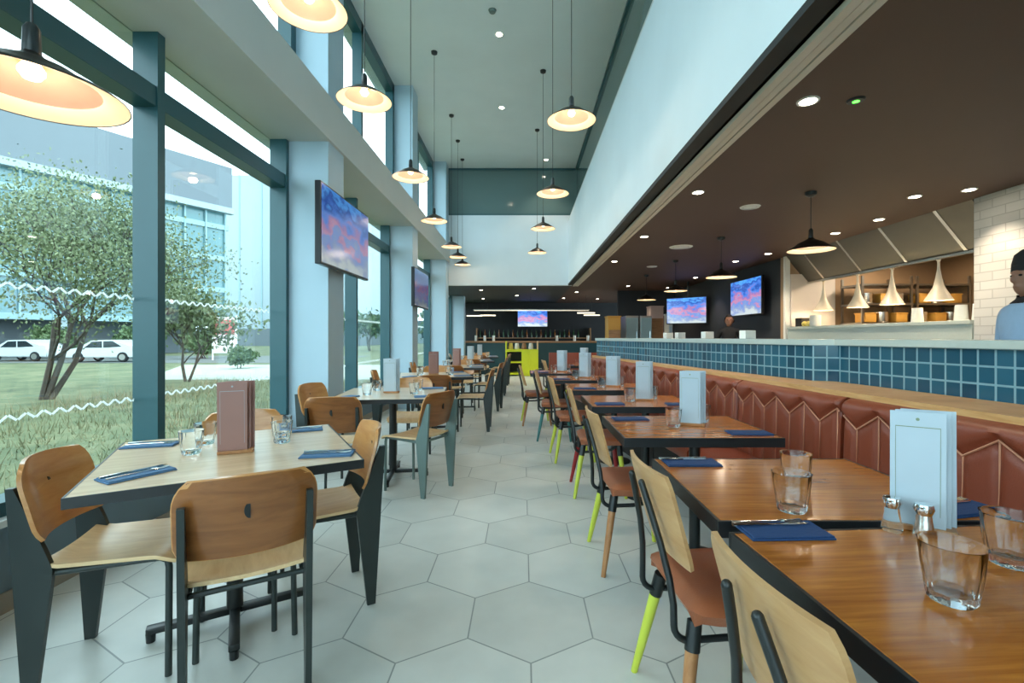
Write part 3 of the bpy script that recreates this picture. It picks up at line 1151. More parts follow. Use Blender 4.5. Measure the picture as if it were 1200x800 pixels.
def make_shaker(label, cap):
    o = thing('condiment_shaker', label, 'shaker', (0, 0, 0))
    MB().lathe([(0, 0), (0.022, 0), (0.024, 0.006), (0.018, 0.04), (0.016, 0.06), (0.016, 0.062), (0, 0.062)], 18).build('body', 'glass' if cap == 'glass' else 'steel_bright', o, True)
    MB().lathe([(0.0165, 0.060), (0.022, 0.074), (0.019, 0.086), (0.0, 0.090)], 18).build('cap', 'chrome', o, True)
    return o


TUM = make_tumbler('clear ribbed tumbler')
MENU = make_menu_stand('menu', 'card')
MENU_SHADED = make_menu_stand('menu', 'card_shaded')
NAP = make_napkin('napkin', 'napkin')
NAP_P = make_napkin('napkin', 'napkin_pale')
FORK = make_fork()
KNIFE = make_knife()

# ------------------------------------------------------------------ window row of square tables
T0 = make_square_table('t')
PLY = make_ply_chair('plywood_chair', 'c', 'blade')
PLY_P = make_ply_chair('plywood_chair', 'c', 'blade_pale')
LT = [(-1.277, 2.08, 31), (-1.17, 4.22, 6), (-1.18, 6.28, 14), (-1.13, 8.1, 4), (-1.12, 10.15, 10), (-1.12, 12.3, 6)]
LCH = {  # (x, y, facing degrees, side words)
    0: [(-1.02, 1.74, 121, 'near side'), (-1.53, 1.85, 17, 'window side'), (-1.0, 2.24, 211, 'aisle side'), (-1.52, 2.56, 301, 'far side')],
    1: [(-1.43, 3.70, 97, 'near side'), (-1.74, 4.36, -12, 'window side'), (-0.89, 3.90, 152, 'aisle side'), (-1.15, 4.78, 276, 'far side')],
}
LABEL_SIDE = {'near side': 'near side', 'window side': 'window side', 'aisle side': 'aisle side', 'far side': 'far side'}
for k, (x, y, a) in enumerate(LT):
    ra = math.radians(a)
    place_tree(T0, (x, y, 0), ra, 'square oak-topped table on black cross base, %s in the window row' % ORD[k])
    chs = LCH.get(k)
    if not chs:
        chs = []
        for dx, dy, fa, nm in ((-0.05, -0.60, 90, 'near side'), (-0.52, 0.08, 0, 'window side'), (0.50, -0.02, 165 if k == 2 else 175, 'aisle side'), (0.05, 0.60, 270, 'far side')):
            fx, fy = rot2(dx, dy, ra)
            chs.append((x + fx, y + fy, fa + a + random.uniform(-6, 6), nm))
    for (cx, cy, fa, nm) in chs:
        pale = (k == 1 and nm == 'aisle side')
        lab = 'plywood chair with %s steel legs on the %s of the %s window-row table' % ('pale grey-green' if pale else 'dark', nm, ORD[k])
        place_tree(PLY_P if pale else PLY, (cx, cy, 0), math.radians(fa), lab)
# table tops
ZT = 0.7505


def on_table(k, u, v):
    x, y, a = LT[k]
    dx, dy = rot2(u, v, math.radians(a))
    return (x + dx, y + dy, ZT)


place_tree(MENU_SHADED, on_table(0, 0.0, -0.05), math.radians(24), 'shade-tinted white menu stand in the middle of the nearest window table', 'menus standing on the tables')
place_mesh(TUM, on_table(0, -0.16, 0.02), 'clear tumbler left of the shade-tinted menu on the nearest window table')
place_mesh(TUM, on_table(0, 0.19, 0.06), 'clear tumbler right of the shade-tinted menu on the nearest window table')
place_mesh(TUM, on_table(0, -0.12, 0.21), 'clear tumbler behind and left of the shade-tinted menu on the nearest window table')
place_mesh(TUM, on_table(0, 0.20, 0.22), 'clear tumbler at the back right of the nearest window table')
for (u, v, r, nm, side) in ((-0.30, -0.26, 31 + 30, 'near left corner', ''), (0.34, -0.30, 31 - 20, 'aisle corner', ''), (0.30, 0.33, 25, 'far right corner', ''), (-0.33, 0.30, 31 - 15, 'window corner', '')):
    p = on_table(0, u, v)
    rr = math.radians(r)
    place_mesh(NAP_P, p, 'denim blue folded napkin at the %s of the nearest window table' % nm, None, rr)
    for pr, dv, w_ in ((KNIFE, 0.022, 'steel knife'), (FORK, -0.012, 'steel fork')):
        dx, dy = rot2(0.0, dv, rr)
        place_mesh(pr, (p[0] + dx, p[1] + dy, p[2] + 0.0095), '%s on the napkin at the %s of the nearest window table' % (w_, nm), None, rr)
for k in range(1, 6):
    place_tree(MENU if k in (1, 4, 5) else MENU_SHADED, on_table(k, -0.02, 0.02), math.radians(random.uniform(-15, 15)), '%s menu stand on the %s window-row table' % ('white' if k in (1, 4, 5) else 'dusty pink', ORD[k]))
    for (u, v, nm) in ((-0.2, -0.12, 'near left'), (0.2, -0.1, 'near right'), (-0.18, 0.2, 'far left'), (0.2, 0.2, 'far right')):
        place_mesh(TUM, on_table(k, u, v), 'clear tumbler at the %s of the %s window-row table' % (nm, ORD[k]))
    for (u, v, r, nm) in ((-0.33, -0.3, 60, 'near left'), (0.33, -0.31, 10, 'near right'), (0.32, 0.33, 10, 'far right')):
        place_mesh(NAP_P, on_table(k, u, v), 'blue folded napkin at the %s corner of the %s window-row table' % (nm, ORD[k]), None, math.radians(r + LT[k][2]))

# ------------------------------------------------------------------ banquette row
BT = make_banquette_table('t')
RT = [(0.950, 0.905, 4, 'warm oak table with black edge, frontmost beside the camera on the right'),
      (0.930, 1.605, 0, 'warm oak table pushed against the frontmost table, carrying the big white menu'),
      (0.900, 2.655, 0, 'warm oak table across the first gap, second group from the front'),
      (0.895, 3.70, 0, 'warm oak table third from the front along the banquette, after the gap'),
      (0.850, 4.75, 0, 'warm oak table fourth from the front along the banquette, after the gap'),
      (0.70, 5.78, 0, 'warm oak table fifth from the front along the banquette'),
      (0.50, 6.80, 0, 'warm oak table last along the tiled counter'),
      (1.05, 8.55, 0, 'warm oak table before the banquette turned towards the camera')]
for (x, y, a, lab) in RT:
    place_tree(BT, (x, y, 0), math.radians(a), lab)
CH_A = make_leather_chair('c', 'yellow_leg', 'nat_leg')
CH_R = make_leather_chair('c', 'red_leg', 'yellow_leg')
CH_Y = make_leather_chair('c', 'yellow_leg', 'yellow_leg')
CH_T = make_leather_chair('c', 'teal_leg', 'teal_leg')
RC = [(CH_A, 0.675, 0.845, 4.5, 'leather-seated plywood-back chair frontmost on the right, cut off by the picture edge'),
      (CH_A, 0.665, 1.56, 4, 'leather-seated chair with lime and natural legs, second from the front on the right'),
      (CH_A, 0.645, 2.67, 2, 'leather-seated chair with lime and natural legs at the table past the first gap'),
      (CH_R, 0.64, 3.84, -2, 'leather-seated chair with red legs at the third table along the banquette'),
      (CH_Y, 0.54, 4.88, 4, 'leather-seated chair with two lime legs at the fourth banquette table'),
      (CH_T, 0.42, 5.82, -4, 'leather-seated chair with teal legs at the fifth banquette table'),
      (CH_A, 0.22, 6.82, 3, 'leather-seated chair at the last table along the tiled counter'),
      (CH_Y, 0.62, 8.45, 8, 'leather-seated chair at the end of the far banquette table, beyond the counter')]
for (pr, x, y, a, lab) in RC:
    place_tree(pr, (x, y, 0), math.radians(a), lab)
# things on the front pair of tables
place_tree(MENU, (1.035, 1.225, ZT), math.radians(-36), 'large white menu stand on the front right tables')
place_mesh(TUM, (0.775, 1.355, ZT), 'clear tumbler standing behind the navy napkin on the front right table', None, 0.4, 1.1)
place_mesh(TUM, (0.93, 1.60, ZT), 'clear tumbler furthest back on the front right table pair', None, 1.0, 1.05)
place_mesh(TUM, (0.815, 0.893, ZT), 'large clear tumbler nearest the camera on the front right table', None, 0.2, 1.1)
place_mesh(TUM, (1.075, 1.035, ZT), 'clear tumbler at the right picture edge on the front right table', None, 0.9, 1.1)
sh = make_shaker('silver pepper shaker with flared top in front of the large white menu', 'steel')
sh.location = (0.995, 1.165, ZT)
sh = make_shaker('small glass salt shaker left of the large white menu', 'glass')
sh.location = (0.955, 1.215, ZT)
for (x, y, r, pr, nm) in ((0.665, 1.205, 2, NAP, 'front edge of the front right tables'), (1.26, 1.36, 12, NAP, 'bench side of the front right tables'), (0.665, 1.86, 0, NAP, 'far left corner of the front right tables')):
    rr = math.radians(r)
    p = (x, y, ZT)
    place_mesh(pr, p, 'navy folded napkin at the %s' % nm, None, rr)
    for q, dv, w_ in ((KNIFE, 0.02, 'steel knife'), (FORK, 0.04, 'steel fork')):
        place_mesh(q, (x - 0.02, y + dv, ZT + 0.0095), '%s on the navy napkin at the %s' % (w_, nm), None, rr)
NTH = ['', '', 'second-group', 'third', 'fourth', 'fifth', 'last', 'turned-banquette']
for k in range(2, 8):
    x, y, a, _ = RT[k]
    place_tree(MENU, (x + 0.06, y + 0.02, ZT), math.radians(random.uniform(-26, -8)), 'white menu stand on the %s table of the banquette row' % NTH[k])
    place_mesh(TUM, (x - 0.06, y - 0.03, ZT), 'clear tumbler left of the menu on the %s banquette table' % NTH[k])
    place_mesh(TUM, (x + 0.16, y + 0.12, ZT), 'clear tumbler right of the menu on the %s banquette table' % NTH[k])
    place_mesh(NAP, (x - 0.25, y - 0.2 if k > 2 else y + 0.2, ZT), 'navy folded napkin at the aisle end of the %s banquette table' % NTH[k], None, 0.05)
    place_mesh(NAP, (x + 0.27, y - 0.22, ZT), 'navy folded napkin at the bench end of the %s banquette table' % NTH[k], None, -0.05)


# ------------------------------------------------------------------ lamps
def lamp_light(data, parent, loc, spot=False):
    l = bpy.data.objects.new('lamp_light', data)
    COL.objects.link(l)
    l.parent = parent
    l.location = loc
    return l


PEND_L = bpy.data.lights.new('pendant_light', 'POINT')
PEND_L.energy = 1.1
PEND_L.color = (1.0, 0.80, 0.58)
PEND_L.shadow_soft_size = 0.035


def make_pendant(label, z, zroof, group, D=0.40):
    """origin at the rim centre"""
    o = thing('pendant_lamp', label, 'lamp', (0, 0, 0), 0, group)
    R = D / 2
    out = [(0.022, 0.115), (0.03, 0.105), (0.06, 0.088), (0.105, 0.068), (0.135, 0.045), (R * 0.93, 0.012), (R, 0.0)]
    rim = [(R - 0.001, -0.001), (R * 0.97, 0.004), (R * 0.74, 0.020), (R * 0.70, 0.026)]
    dome = [(R * 0.70, 0.026), (R * 0.66, 0.036), (0.105, 0.058), (0.056, 0.080), (0.02, 0.093)]
    MB().lathe(out + [(R + 0.002, -0.003), (R - 0.001, -0.003)], 40).build('lamp_shade', 'lamp_out', o, True, 60)
    MB().lathe(rim, 40).build('inner_rim', 'lamp_in', o, True, 60)
    MB().lathe(dome, 40).build('reflector', 'lamp_dome', o, True, 60)
    MB().lathe([(0, 0.20), (0.012, 0.20), (0.02, 0.185), (0.022, 0.11), (0.018, 0.085), (0, 0.085)], 16).build('lamp_holder', 'black_metal', o, True)
    MB().lathe([(0, 0.090), (0.018, 0.088), (0.031, 0.066), (0.031, 0.056), (0.020, 0.040), (0, 0.035)], 18).build('bulb', 'bulb', o, True)
    L = zroof - z
    MB().tube([(0, 0, 0.19), (0, 0, L - 0.02)], 0.0035, 6).build('cord', 'black_metal', o, True)
    MB().lathe([(0, L - 0.045), (0.02, L - 0.045), (0.045, L - 0.03), (0.05, L - 0.0005), (0, L - 0.0005)], 20).build('ceiling_rose', 'black_metal', o, True)
    lamp_light(PEND_L, o, (0, 0, -0.03))
    return o


def place_pendant(proto, loc, label):
    r = place_tree(proto, loc, 0, label)
    return r


ZP = 3.04
PH = make_pendant('p', ZP, ZC, 'pendant lamps hung from the high ceiling')
pl = [(-1.17, 2.56), (-1.20, 3.55), (-1.26, 5.26), (-1.37, 7.24), (-1.42, 9.3), (-1.46, 10.5), (-1.5, 11.6)]
wds = ['second', 'third', 'fourth', 'fifth', 'sixth', 'seventh', 'last']
for (x, y), w_ in zip(pl, wds):
    place_pendant(PH, (x, y, ZP), 'black pendant lamp with cream inside, %s from the camera in the window row' % w_)
for (x, y), w_ in zip([(0.40, 3.88), (0.37, 5.86), (0.33, 7.75), (0.30, 9.95)], ['nearest', 'second', 'third', 'furthest']):
    place_pendant(PH, (x, y, ZP), 'black pendant lamp with cream inside, %s in the right high row' % w_)
# low hanging one over the camera's left
P1 = make_pendant('large black pendant with glowing cream inside, hanging low at the upper left picture edge', 1.97, ZC, 'pendant lamps hung from the high ceiling', 0.45)
P1.location = (-1.445, 1.38, 1.97)
PLW = make_pendant('p', 2.06, ZL, 'pendant lamps under the brown ceiling')
for (y, w_) in zip((4.37, 6.35, 8.25, 10.2), ('nearest', 'second', 'third', 'furthest')):
    place_pendant(PLW, (2.68, y, 2.06), 'black pendant lamp under the brown ceiling over the servery, %s from the camera' % w_)

SPOT = bpy.data.lights.new('downlight', 'SPOT')
SPOT.energy = 10
SPOT.color = (1.0, 0.82, 0.6)
SPOT.spot_size = math.radians(100)
SPOT.spot_blend = 0.6
SPOT.shadow_soft_size = 0.04


def make_downlight(group):
    o = thing('ceiling_downlight', 'd', 'light', (0, 0, 0), 0, group)
    MB().lathe([(0.045, -0.002), (0.045, -0.006), (0.058, -0.006), (0.060, 0.0), (0.045, -0.0005)], 24).build('trim_ring', 'white_plastic', o, True)
    MB().lathe([(0, -0.004), (0.045, -0.004), (0.045, -0.001), (0, -0.001)], 20).build('lens', 'down', o, True)
    return o


def low_xy(px, py):
    Y = (ZL - 1.25) * 550 / (395 - py)
    return ((px - 613) / 550 * Y, Y)


def high_xy(px, py):
    Y = (ZC - 1.25) * 550 / (395 - py)
    return ((px - 613) / 550 * Y, Y)


DL = make_downlight('recessed downlights in the brown ceiling')
DLH = make_downlight('recessed downlights in the high ceiling')
lowspots = [(947, 118, 'nearest, close to the beige trim'), (818, 225, 'second along the beige trim'), (755, 277, 'third along the beige trim'), (720, 306, 'fourth along the beige trim'),
            (862, 306, 'in front of the angled television'), (815, 325, 'beside the second servery pendant'), (736, 335, 'fifth along the beige trim'), (783, 337, 'beside the third servery pendant'),
            (1148, 222, 'at the white brick pier'), (1072, 230, 'nearest along the steel hood'), (1035, 257, 'second along the steel hood'), (979, 273, 'third along the steel hood'),
            (900, 297, 'last along the steel hood'), (700, 350, 'over the end of the tiled counter')]
for (px, py, w_) in lowspots:
    x, y = low_xy(px, py)
    x = min(x, KX - 0.32)
    o = place_tree(DL, (x, y, ZL - 0.0005), 0, 'bright recessed downlight in the brown ceiling, %s' % w_)
    lamp_light(SPOT, o, (0, 0, -0.02))
for k, (x, y) in enumerate([(-1.2, 13.4), (0.3, 13.0), (1.6, 14.0), (-0.2, 15.2), (1.4, 16.2), (-1.4, 16.4)]):
    o = place_tree(DL, (x, y, ZL - 0.0005), 0, 'small recessed downlight over the far bar, %s' % ['left front', 'centre front', 'right front', 'centre middle', 'right rear', 'left rear'][k])
    lamp_light(SPOT, o, (0, 0, -0.02))
for (px, py, w_) in [(585, 40, 'nearest'), (588, 126, 'second'), (640, 187, 'third')]:
    x, y = high_xy(px, py)
    o = place_tree(DLH, (x, y, ZC - 0.0005), 0, 'small white recessed downlight in the high grey ceiling, %s from the camera' % w_)
    lamp_light(SPOT, o, (0, 0, -0.02))
# round ceiling fittings
x, y = high_xy(577, 12)
tag(MB().lathe([(0, -0.03), (0.04, -0.03), (0.055, 0.0), (0, 0)], 20, (x, y, ZC - 0.0005)).build('smoke_detector', 'blade_pale', None, True), 'grey round smoke detector on the high ceiling', 'smoke detector')
for (px, py, r, w_) in ((879, 242, 0.10, 'nearer, small'), (798, 289, 0.17, 'further, larger'), (764, 312, 0.10, 'furthest, small')):
    x, y = low_xy(px, py)
    o = thing('ceiling_vent', 'white round ceiling vent under the brown ceiling, %s' % w_, 'vent', (x, y, ZL - 0.0005), 0, 'round vents in the brown ceiling')
    MB().lathe([(r * .7, -0.012), (r * 0.9, -0.012), (r, -0.001), (r * .7, -0.001)], 28).build('rim', 'white_plastic', o, True)
    MB().lathe([(0, -0.014), (r * .62, -0.010), (r * .62, -0.003), (0, -0.003)], 28).build('centre_disc', 'white_plastic', o, True)
x, y = low_xy(1003, 117)
o = thing('exit_indicator', 'small round ceiling sensor with a green light beside the nearest downlight', 'sensor', (x, y, ZL - 0.0005))
MB().lathe([(0.018, -0.010), (0.04, -0.010), (0.048, 0), (0.018, 0)], 20).build('housing', 'black_metal', o, True)
MB().lathe([(0, -0.012), (0.018, -0.010), (0.018, -0.002), (0, -0.002)], 16).build('indicator_light', 'green_led', o, True)


# ------------------------------------------------------------------ televisions
def make_tv(name_label, loc, rz, w, h, seed, strength, tilt=0.0, arm=0.1):
    """screen faces local -y"""
    o = thing('television', name_label, 'television', loc, rz)
    m = Matrix.Rotation(tilt, 4, 'X')
    MB().box(-w / 2, w / 2, -0.02, 0.035, -h / 2, h / 2, 0.006, m).box(-w / 4, w / 4, 0.03, 0.06, -h / 3, h / 4, 0.01, m).build('casing', 'tv', o)
    mb = MB()
    uvl = None
    b = 0.016
    P = [m @ Vector(p) for p in ((-w / 2 + b, -0.0215, -h / 2 + b * 1.3), (w / 2 - b, -0.0215, -h / 2 + b * 1.3), (w / 2 - b, -0.0215, h / 2 - b), (-w / 2 + b, -0.0215, h / 2 - b))]
    uv_quad_strip(mb, [(P, [(0, 0), (1.6, 0), (1.6, 1), (0, 1)])])
    mb.build('screen', screen_mat('tv_picture', seed, strength), o, recalc=False)
    MB().box(-0.12, 0.12, 0.05, 0.06 + arm, -0.1, 0.1, 0.004).build('bracket', 'black_metal', o)
    return o


make_tv('large television on the near blue-grey column, blue and pink picture', (-1.832, 4.85, 2.285), PI / 2, 1.30, 0.75, 3.0, 0.30, 0.0, 0.03)
make_tv('television on the second blue-grey column, dark purple picture', (-1.832, 8.40, 2.10), PI / 2, 1.15, 0.66, 9.0, 0.16, 0.0, 0.03)
make_tv('angled bright blue television beside the kitchen opening', (KX - 0.15, 8.95, 2.01), -PI / 2 + 0.0, 1.25, 0.70, 5.3, 0.6, 0.0, 0.055)
make_tv('smaller bright television hanging over the back of the servery', (3.93, 11.3, 1.89), -0.75, 1.0, 0.64, 7.7, 0.6, 0.0, 0.25)
tvc = [o for o in S.objects if o.get('label', '').startswith('smaller bright')][0]
MB().tube([(0, 0.1, 0.05), (0, 0.1, ZL - 1.89)], 0.02, 10).build('ceiling_mount', 'black_metal', tvc, True)
make_tv('far pale television above the bar at the end of the room', (0.36, 17.9, 1.97), 0, 1.15, 0.66, 12.4, 0.7, 0.0, 0.43)

# ------------------------------------------------------------------ kitchen behind the pass
hood = thing('extractor_hood', 'sloping steel extractor hood over the kitchen pass', 'hood', (KX, 6.2, 2.6))
mb = MB()
mb.prism([(0.0, -0.002), (0.02, -0.002), (0.37, -0.43), (0.35, -0.43)], lambda a, b, d: (a, d, b), -1.6, 1.66)
mb.build('sloping_panel', 'hood', hood)
MB().box(0.02, 0.3, -1.6, 1.66, -0.014, -0.0005).build('top_flange', 'hood', hood)
for yy in (-1.18, -0.40, 0.38, 1.2):
    MB().prism([(-0.006, -0.002), (0.0, -0.002), (0.35, -0.43), (0.342, -0.43)], lambda a, b, d: (a, d, b), yy - 0.02, yy + 0.02).build('seam_glint', 'steel_bright', hood)  # bright strips stand in for the specular lines along the panel seams
MB().box(0.33, 0.38, -1.6, 1.66, -0.46, -0.43).build('lower_lip', 'steel_bright', hood)
kp = thing('pass_counter', 'pale stone kitchen pass counter below the heat lamps', 'counter', (4.6, 6.2, 0))
MB().box(-0.2, 0.25, -1.6, 1.60, 0, 1.38).build('front_panel', 'stone', kp)
MB().box(-0.22, 0.27, -1.6, 1.60, 1.38, 1.42, 0.004).build('countertop', 'stone', kp)
HEAT = thing('hanging_lamp', 'h', 'lamp', (0, 0, 0), 0, 'cream heat lamps over the kitchen pass')
MB().lathe([(0.0, 0.4695), (0.022, 0.4695), (0.022, 0.455), (0.012, 0.45), (0.014, 0.36), (0.03, 0.26), (0.045, 0.18), (0.075, 0.11), (0.135, 0.0), (0.130, 0.0), (0.07, 0.10), (0.04, 0.17), (0.02, 0.25)], 28).build('lamp_shade', 'heat', HEAT, True, 60)
MB().lathe([(0, 0.14), (0.03, 0.12), (0.045, 0.07), (0.03, 0.03), (0, 0.02)], 16).build('bulb', 'bulb', HEAT, True)
HL = bpy.data.lights.new('heat_lamp_light', 'POINT')
HL.energy = 2.0
HL.color = (1.0, 0.74, 0.46)
HL.shadow_soft_size = 0.04
for y, w_ in zip((5.37, 6.05, 6.67, 7.43), ('nearest', 'second', 'third', 'furthest')):
    o = place_tree(HEAT, (4.755, y, 1.67), 0, 'cream cone heat lamp over the kitchen pass, %s' % w_)
    lamp_light(HL, o, (0, 0, 0.01))
KL = bpy.data.lights.new('kitchen_ceiling_light', 'AREA')
KL.shape = 'RECTANGLE'
KL.size = 2.4
KL.size_y = 0.3
KL.energy = 22
KL.color = (1.0, 0.82, 0.6)
kf = thing('kitchen_ceiling_lamp', 'long bright ceiling lamp inside the kitchen behind the hood', 'light', (5.7, 6.2, ZL - 0.001))
MB().box(-0.15, 0.15, -1.3, 1.3, -0.05, 0, 0.006).build('housing', 'white_plastic', kf)
MB().box(-0.12, 0.12, -1.25, 1.25, -0.056, -0.05).build('diffuser', 'strip', kf)
l = lamp_light(KL, kf, (0, 0, -0.06))
l.rotation_euler = (0, 0, PI / 2)
# kitchen furniture along the back
def shelf_unit(x0, x1, label):
    o = thing('kitchen_shelf', label, 'shelf', ((x0 + x1) / 2, 7.52, 0), 0, 'steel kitchen shelving')
    h = (x1 - x0) / 2
    for z in (0.9, 1.45, 1.75, 2.05):
        MB().box(-h, h, -0.25, 0.25, z, z + 0.03).build('shelf_board', 'steel', o)
    for y in (-0.23, 0.23):
        for x in (-h + 0.02, h - 0.02):
            MB().box(x - 0.015, x + 0.015, y - 0.015, y + 0.015, 0, 2.2).build('post', 'steel', o)
    return o


shelf_unit(5.25, 6.05, 'left steel shelving unit at the back of the kitchen behind the heat lamps')
shelf_unit(6.1, 6.95, 'right steel shelving unit at the back of the kitchen behind the heat lamps')
POT = tag(MB().lathe([(0, 0), (0.13, 0), (0.135, 0.01), (0.135, 0.22), (0.142, 0.225), (0.13, 0.225), (0.125, 0.02), (0, 0.015)], 22).build('stock_pot', 'steel_bright', None, True), 'p', 'pot', 'pots on the kitchen shelving')
TUB = tag(MB().box(-0.12, 0.12, -0.16, 0.16, 0, 0.2, 0.015).box(-0.13, 0.13, -0.17, 0.17, 0.18, 0.205, 0.006).build('storage_tub', 'amber', None, True), 't', 'tub', 'tubs on the kitchen shelving')
seq = [5.40, 5.64, 5.88, 6.25, 6.49, 6.73]
lv = {1.48: 'lower shelf', 1.78: 'upper shelf'}
for z in (1.48, 1.78):
    for k, y in enumerate(seq):
        pr = POT if (k + int(z * 10)) % 2 else TUB
        nm = 'steel pot' if pr is POT else 'amber storage tub'
        place_mesh(pr, (y, 7.40, z + 0.001), '%s on the %s of the kitchen shelving, %s from the left' % (nm, lv[z], ['first', 'second', 'third', 'fourth', 'fifth', 'sixth', 'seventh', 'eighth'][k]), None, 0, 0.72 if z > 1.5 else 0.74)
o = thing('kitchen_oven', 'steel kitchen oven at the right end of the kitchen opening', 'oven', (6.4, 5.3, 0))
MB().box(-0.35, 0.35, -0.38, 0.38, 0, 1.6, 0.01).build('cabinet', 'steel_bright', o)
MB().box(-0.365, -0.35, -0.3, 0.3, 0.75, 1.35, 0.004).build('door', 'car_glass', o)
MB().tube([(-0.385, -0.27, 1.4), (-0.385, 0.27, 1.4)], 0.012, 8).build('handle', 'chrome', o, True)
for k in range(5):
    a = k * 1.26
    tag(MB().ball((4.52 + -0.05 + 0.06 * math.cos(a), 7.32 + 0.09 * math.sin(a), 1.4605), 0.04, 0.045, 0.04).build('lemon', 'food', None, True), 'yellow lemon in the small pile on the kitchen pass', 'lemon', 'lemons piled on the kitchen pass')
tag(MB().box(4.44, 4.6, 7.5, 7.66, 1.4205, 1.56, 0.008).build('ticket_printer', 'black', None), 'small black box at the far end of the kitchen pass', 'printer')
tag(MB().lathe([(0, 0), (0.07, 0), (0.075, 0.006), (0.075, 0.16), (0.07, 0.16), (0.068, 0.01), (0, 0.008)], 20, (4.42, 7.1, 1.4205)).build('white_tub', 'white_plastic', None, True), 'small white tub beside the lemons on the kitchen pass', 'tub')
for k, (y, w_) in enumerate(((4.75, 'first'), (4.95, 'second'), (5.5, 'third'))):
    tag(MB().lathe([(0, 0), (0.055, 0), (0.06, 0.01), (0.05, 0.17), (0.045, 0.17), (0.05, 0.012), (0, 0.01)], 18, (4.62, y, 1.4205)).build('utensil_jar', 'white_plastic', None, True), 'pale jar on the kitchen pass, %s from the brick pier' % w_, 'jar', 'jars on the kitchen pass')

# things at the far end of the counter
for (x, y, w_) in ((2.02, 6.85, 'nearer'), (2.36, 7.3, 'further')):
    pass
BX = MB().box(-0.06, 0.06, -0.05, 0.05, 0, 0.085, 0.004)
BXO = tag(BX.build('napkin_box', 'white_plastic', None), 'b', 'box', 'white boxes on the stone counter')
for px, Y, w_ in ((783, 6.6, 'furthest'), (797, 6.3, 'third'), (829, 5.4, 'second'), (876, 4.35, 'nearest')):
    place_mesh(BXO, ((px - 613) / 550 * Y, Y, 1.2365), 'small white box on the stone counter, %s from the camera' % w_, None, 0.2, 0.9)
for (px, Y, w, h, m, nm, lab) in ((741, 11.6, 0.32, 1.78, 'steel', 'drinks_fridge', 'left tall grey steel fridge at the back of the servery'), (757, 11.6, 0.30, 1.78, 'steel', 'drinks_fridge', 'right tall grey steel fridge at the back of the servery')):
    o = thing(nm, lab, 'fridge', ((px - 613) / 550 * Y, Y, 0), 0, 'tall fridges behind the servery')
    MB().box(-w / 2, w / 2, 0, 0.6, 0, h, 0.01).build('cabinet', m, o)
    MB().box(-w / 2 + .02, w / 2 - .02, -0.03, 0, 0.1, h - 0.05, 0.006).build('door', 'facade_fin', o)
    MB().tube([(w / 2 - 0.06, -0.05, 0.9), (w / 2 - 0.06, -0.05, 1.4)], 0.01, 8).build('handle', 'chrome', o, True)
for (px, Y, w, h, m, lab) in ((720, 11.0, 0.30, 1.72, 'amber', 'amber lit display cabinet at the far end of the servery'), (770, 12.4, 0.34, 2.05, 'pinkish', 'tall pinkish white display cabinet behind the servery'), (786, 11.9, 0.10, 1.82, 'white_plastic', 'narrow white cabinet under the smaller television')):
    o = thing('display_cabinet', lab, 'cabinet', ((px - 613) / 550 * Y, Y, 0))
    MB().box(-w / 2, w / 2, 0, 0.4, 0, h, 0.01).build('body', m, o)
    MB().box(-w / 2 + .015, w / 2 - .015, -0.02, 0, 0.3, h - 0.3, 0.004).build('door', 'bar_wood' if m != 'white_plastic' else 'card', o)
    MB().box(-w / 2 - .01, w / 2 + .01, -0.02, 0.41, h, h + 0.03, 0.004).build('cornice', m, o)

# ------------------------------------------------------------------ far bar
bar = thing('bar_counter', 'dark teal bar counter with wooden top at the far end of the room', 'bar', (-0.3, 15.9, 0))
MB().box(-1.75, 2.9, -0.02, 0.5, 0, 1.06).build('bar_front', 'bar_teal', bar)
MB().box(-1.8, 2.95, -0.1, 0.6, 1.06, 1.12, 0.01).build('bar_top', 'bar_wood', bar)
MB().tube([(-1.7, -0.12, 0.2), (2.85, -0.12, 0.2)], 0.02, 10).build('foot_rail', 'chrome', bar, True)
yc = thing('yellow_dresser', 'bright lime yellow service dresser standing before the far bar', 'dresser', (-0.05, 15.1, 0))
MB().box(-0.52, -0.48, 0, 0.45, 0, 1.12, 0.004).box(0.0, 0.54, 0, 0.45, 0.0, 0.86, 0.006).box(-0.48, 0.0, 0, 0.45, 0.78, 0.86, 0.004).box(-0.48, 0.0, 0, 0.45, 0.42, 0.47).box(-0.48, 0.0, 0, 0.45, 0.05, 0.1).build('carcass', 'yellow', yc)
MB().box(-0.48, 0.0, 0.40, 0.45, 0, 0.8).build('back_panel', 'black', yc)  # black sheet paints in the darkness of the open shelf recess
MB().box(0.03, 0.26, -0.015, 0, 0.06, 0.80, 0.003).build('door', 'yellow', yc)
MB().box(0.28, 0.51, -0.015, 0, 0.06, 0.80, 0.003).build('door', 'yellow', yc)
MB().box(0.50, 0.54, 0, 0.45, 0.86, 1.12, 0.004).build('end_post', 'ply', yc)
for k, (x, c) in enumerate(((-0.35, 'food'), (-0.15, 'white_plastic'), (0.08, 'bar_wood'), (0.3, 'white_plastic'))):
    tag(MB().lathe([(0, 0), (0.07, 0), (0.08, 0.05), (0.06, 0.17), (0.05, 0.2), (0, 0.2)], 16, (-0.05 + x, 15.3, 0.8605)).build('storage_jar', c, None, True), 'jar on the lime yellow dresser, %s from its left end' % ['first', 'second', 'third', 'fourth'][k], 'jar', 'jars on the yellow dresser')
bs = thing('back_bar_shelf', 'dark shelf of bottles on the wall behind the far bar', 'shelf', (0.2, 18.2, 1.1))
MB().box(-2.0, 2.4, -0.2, 0.15, 0.1, 0.14).build('shelf_board', 'bar_wood', bs)
MB().box(-2.0, 2.4, -0.25, 0.15, -0.2, -0.16).build('shelf_board', 'bar_wood', bs)
MB().box(-2.0, -1.96, -0.25, 0.18, -1.1, 0.5).build('side_panel', 'bar_wood', bs)
MB().box(2.36, 2.4, -0.25, 0.18, -1.1, 0.5).build('side_panel', 'bar_wood', bs)
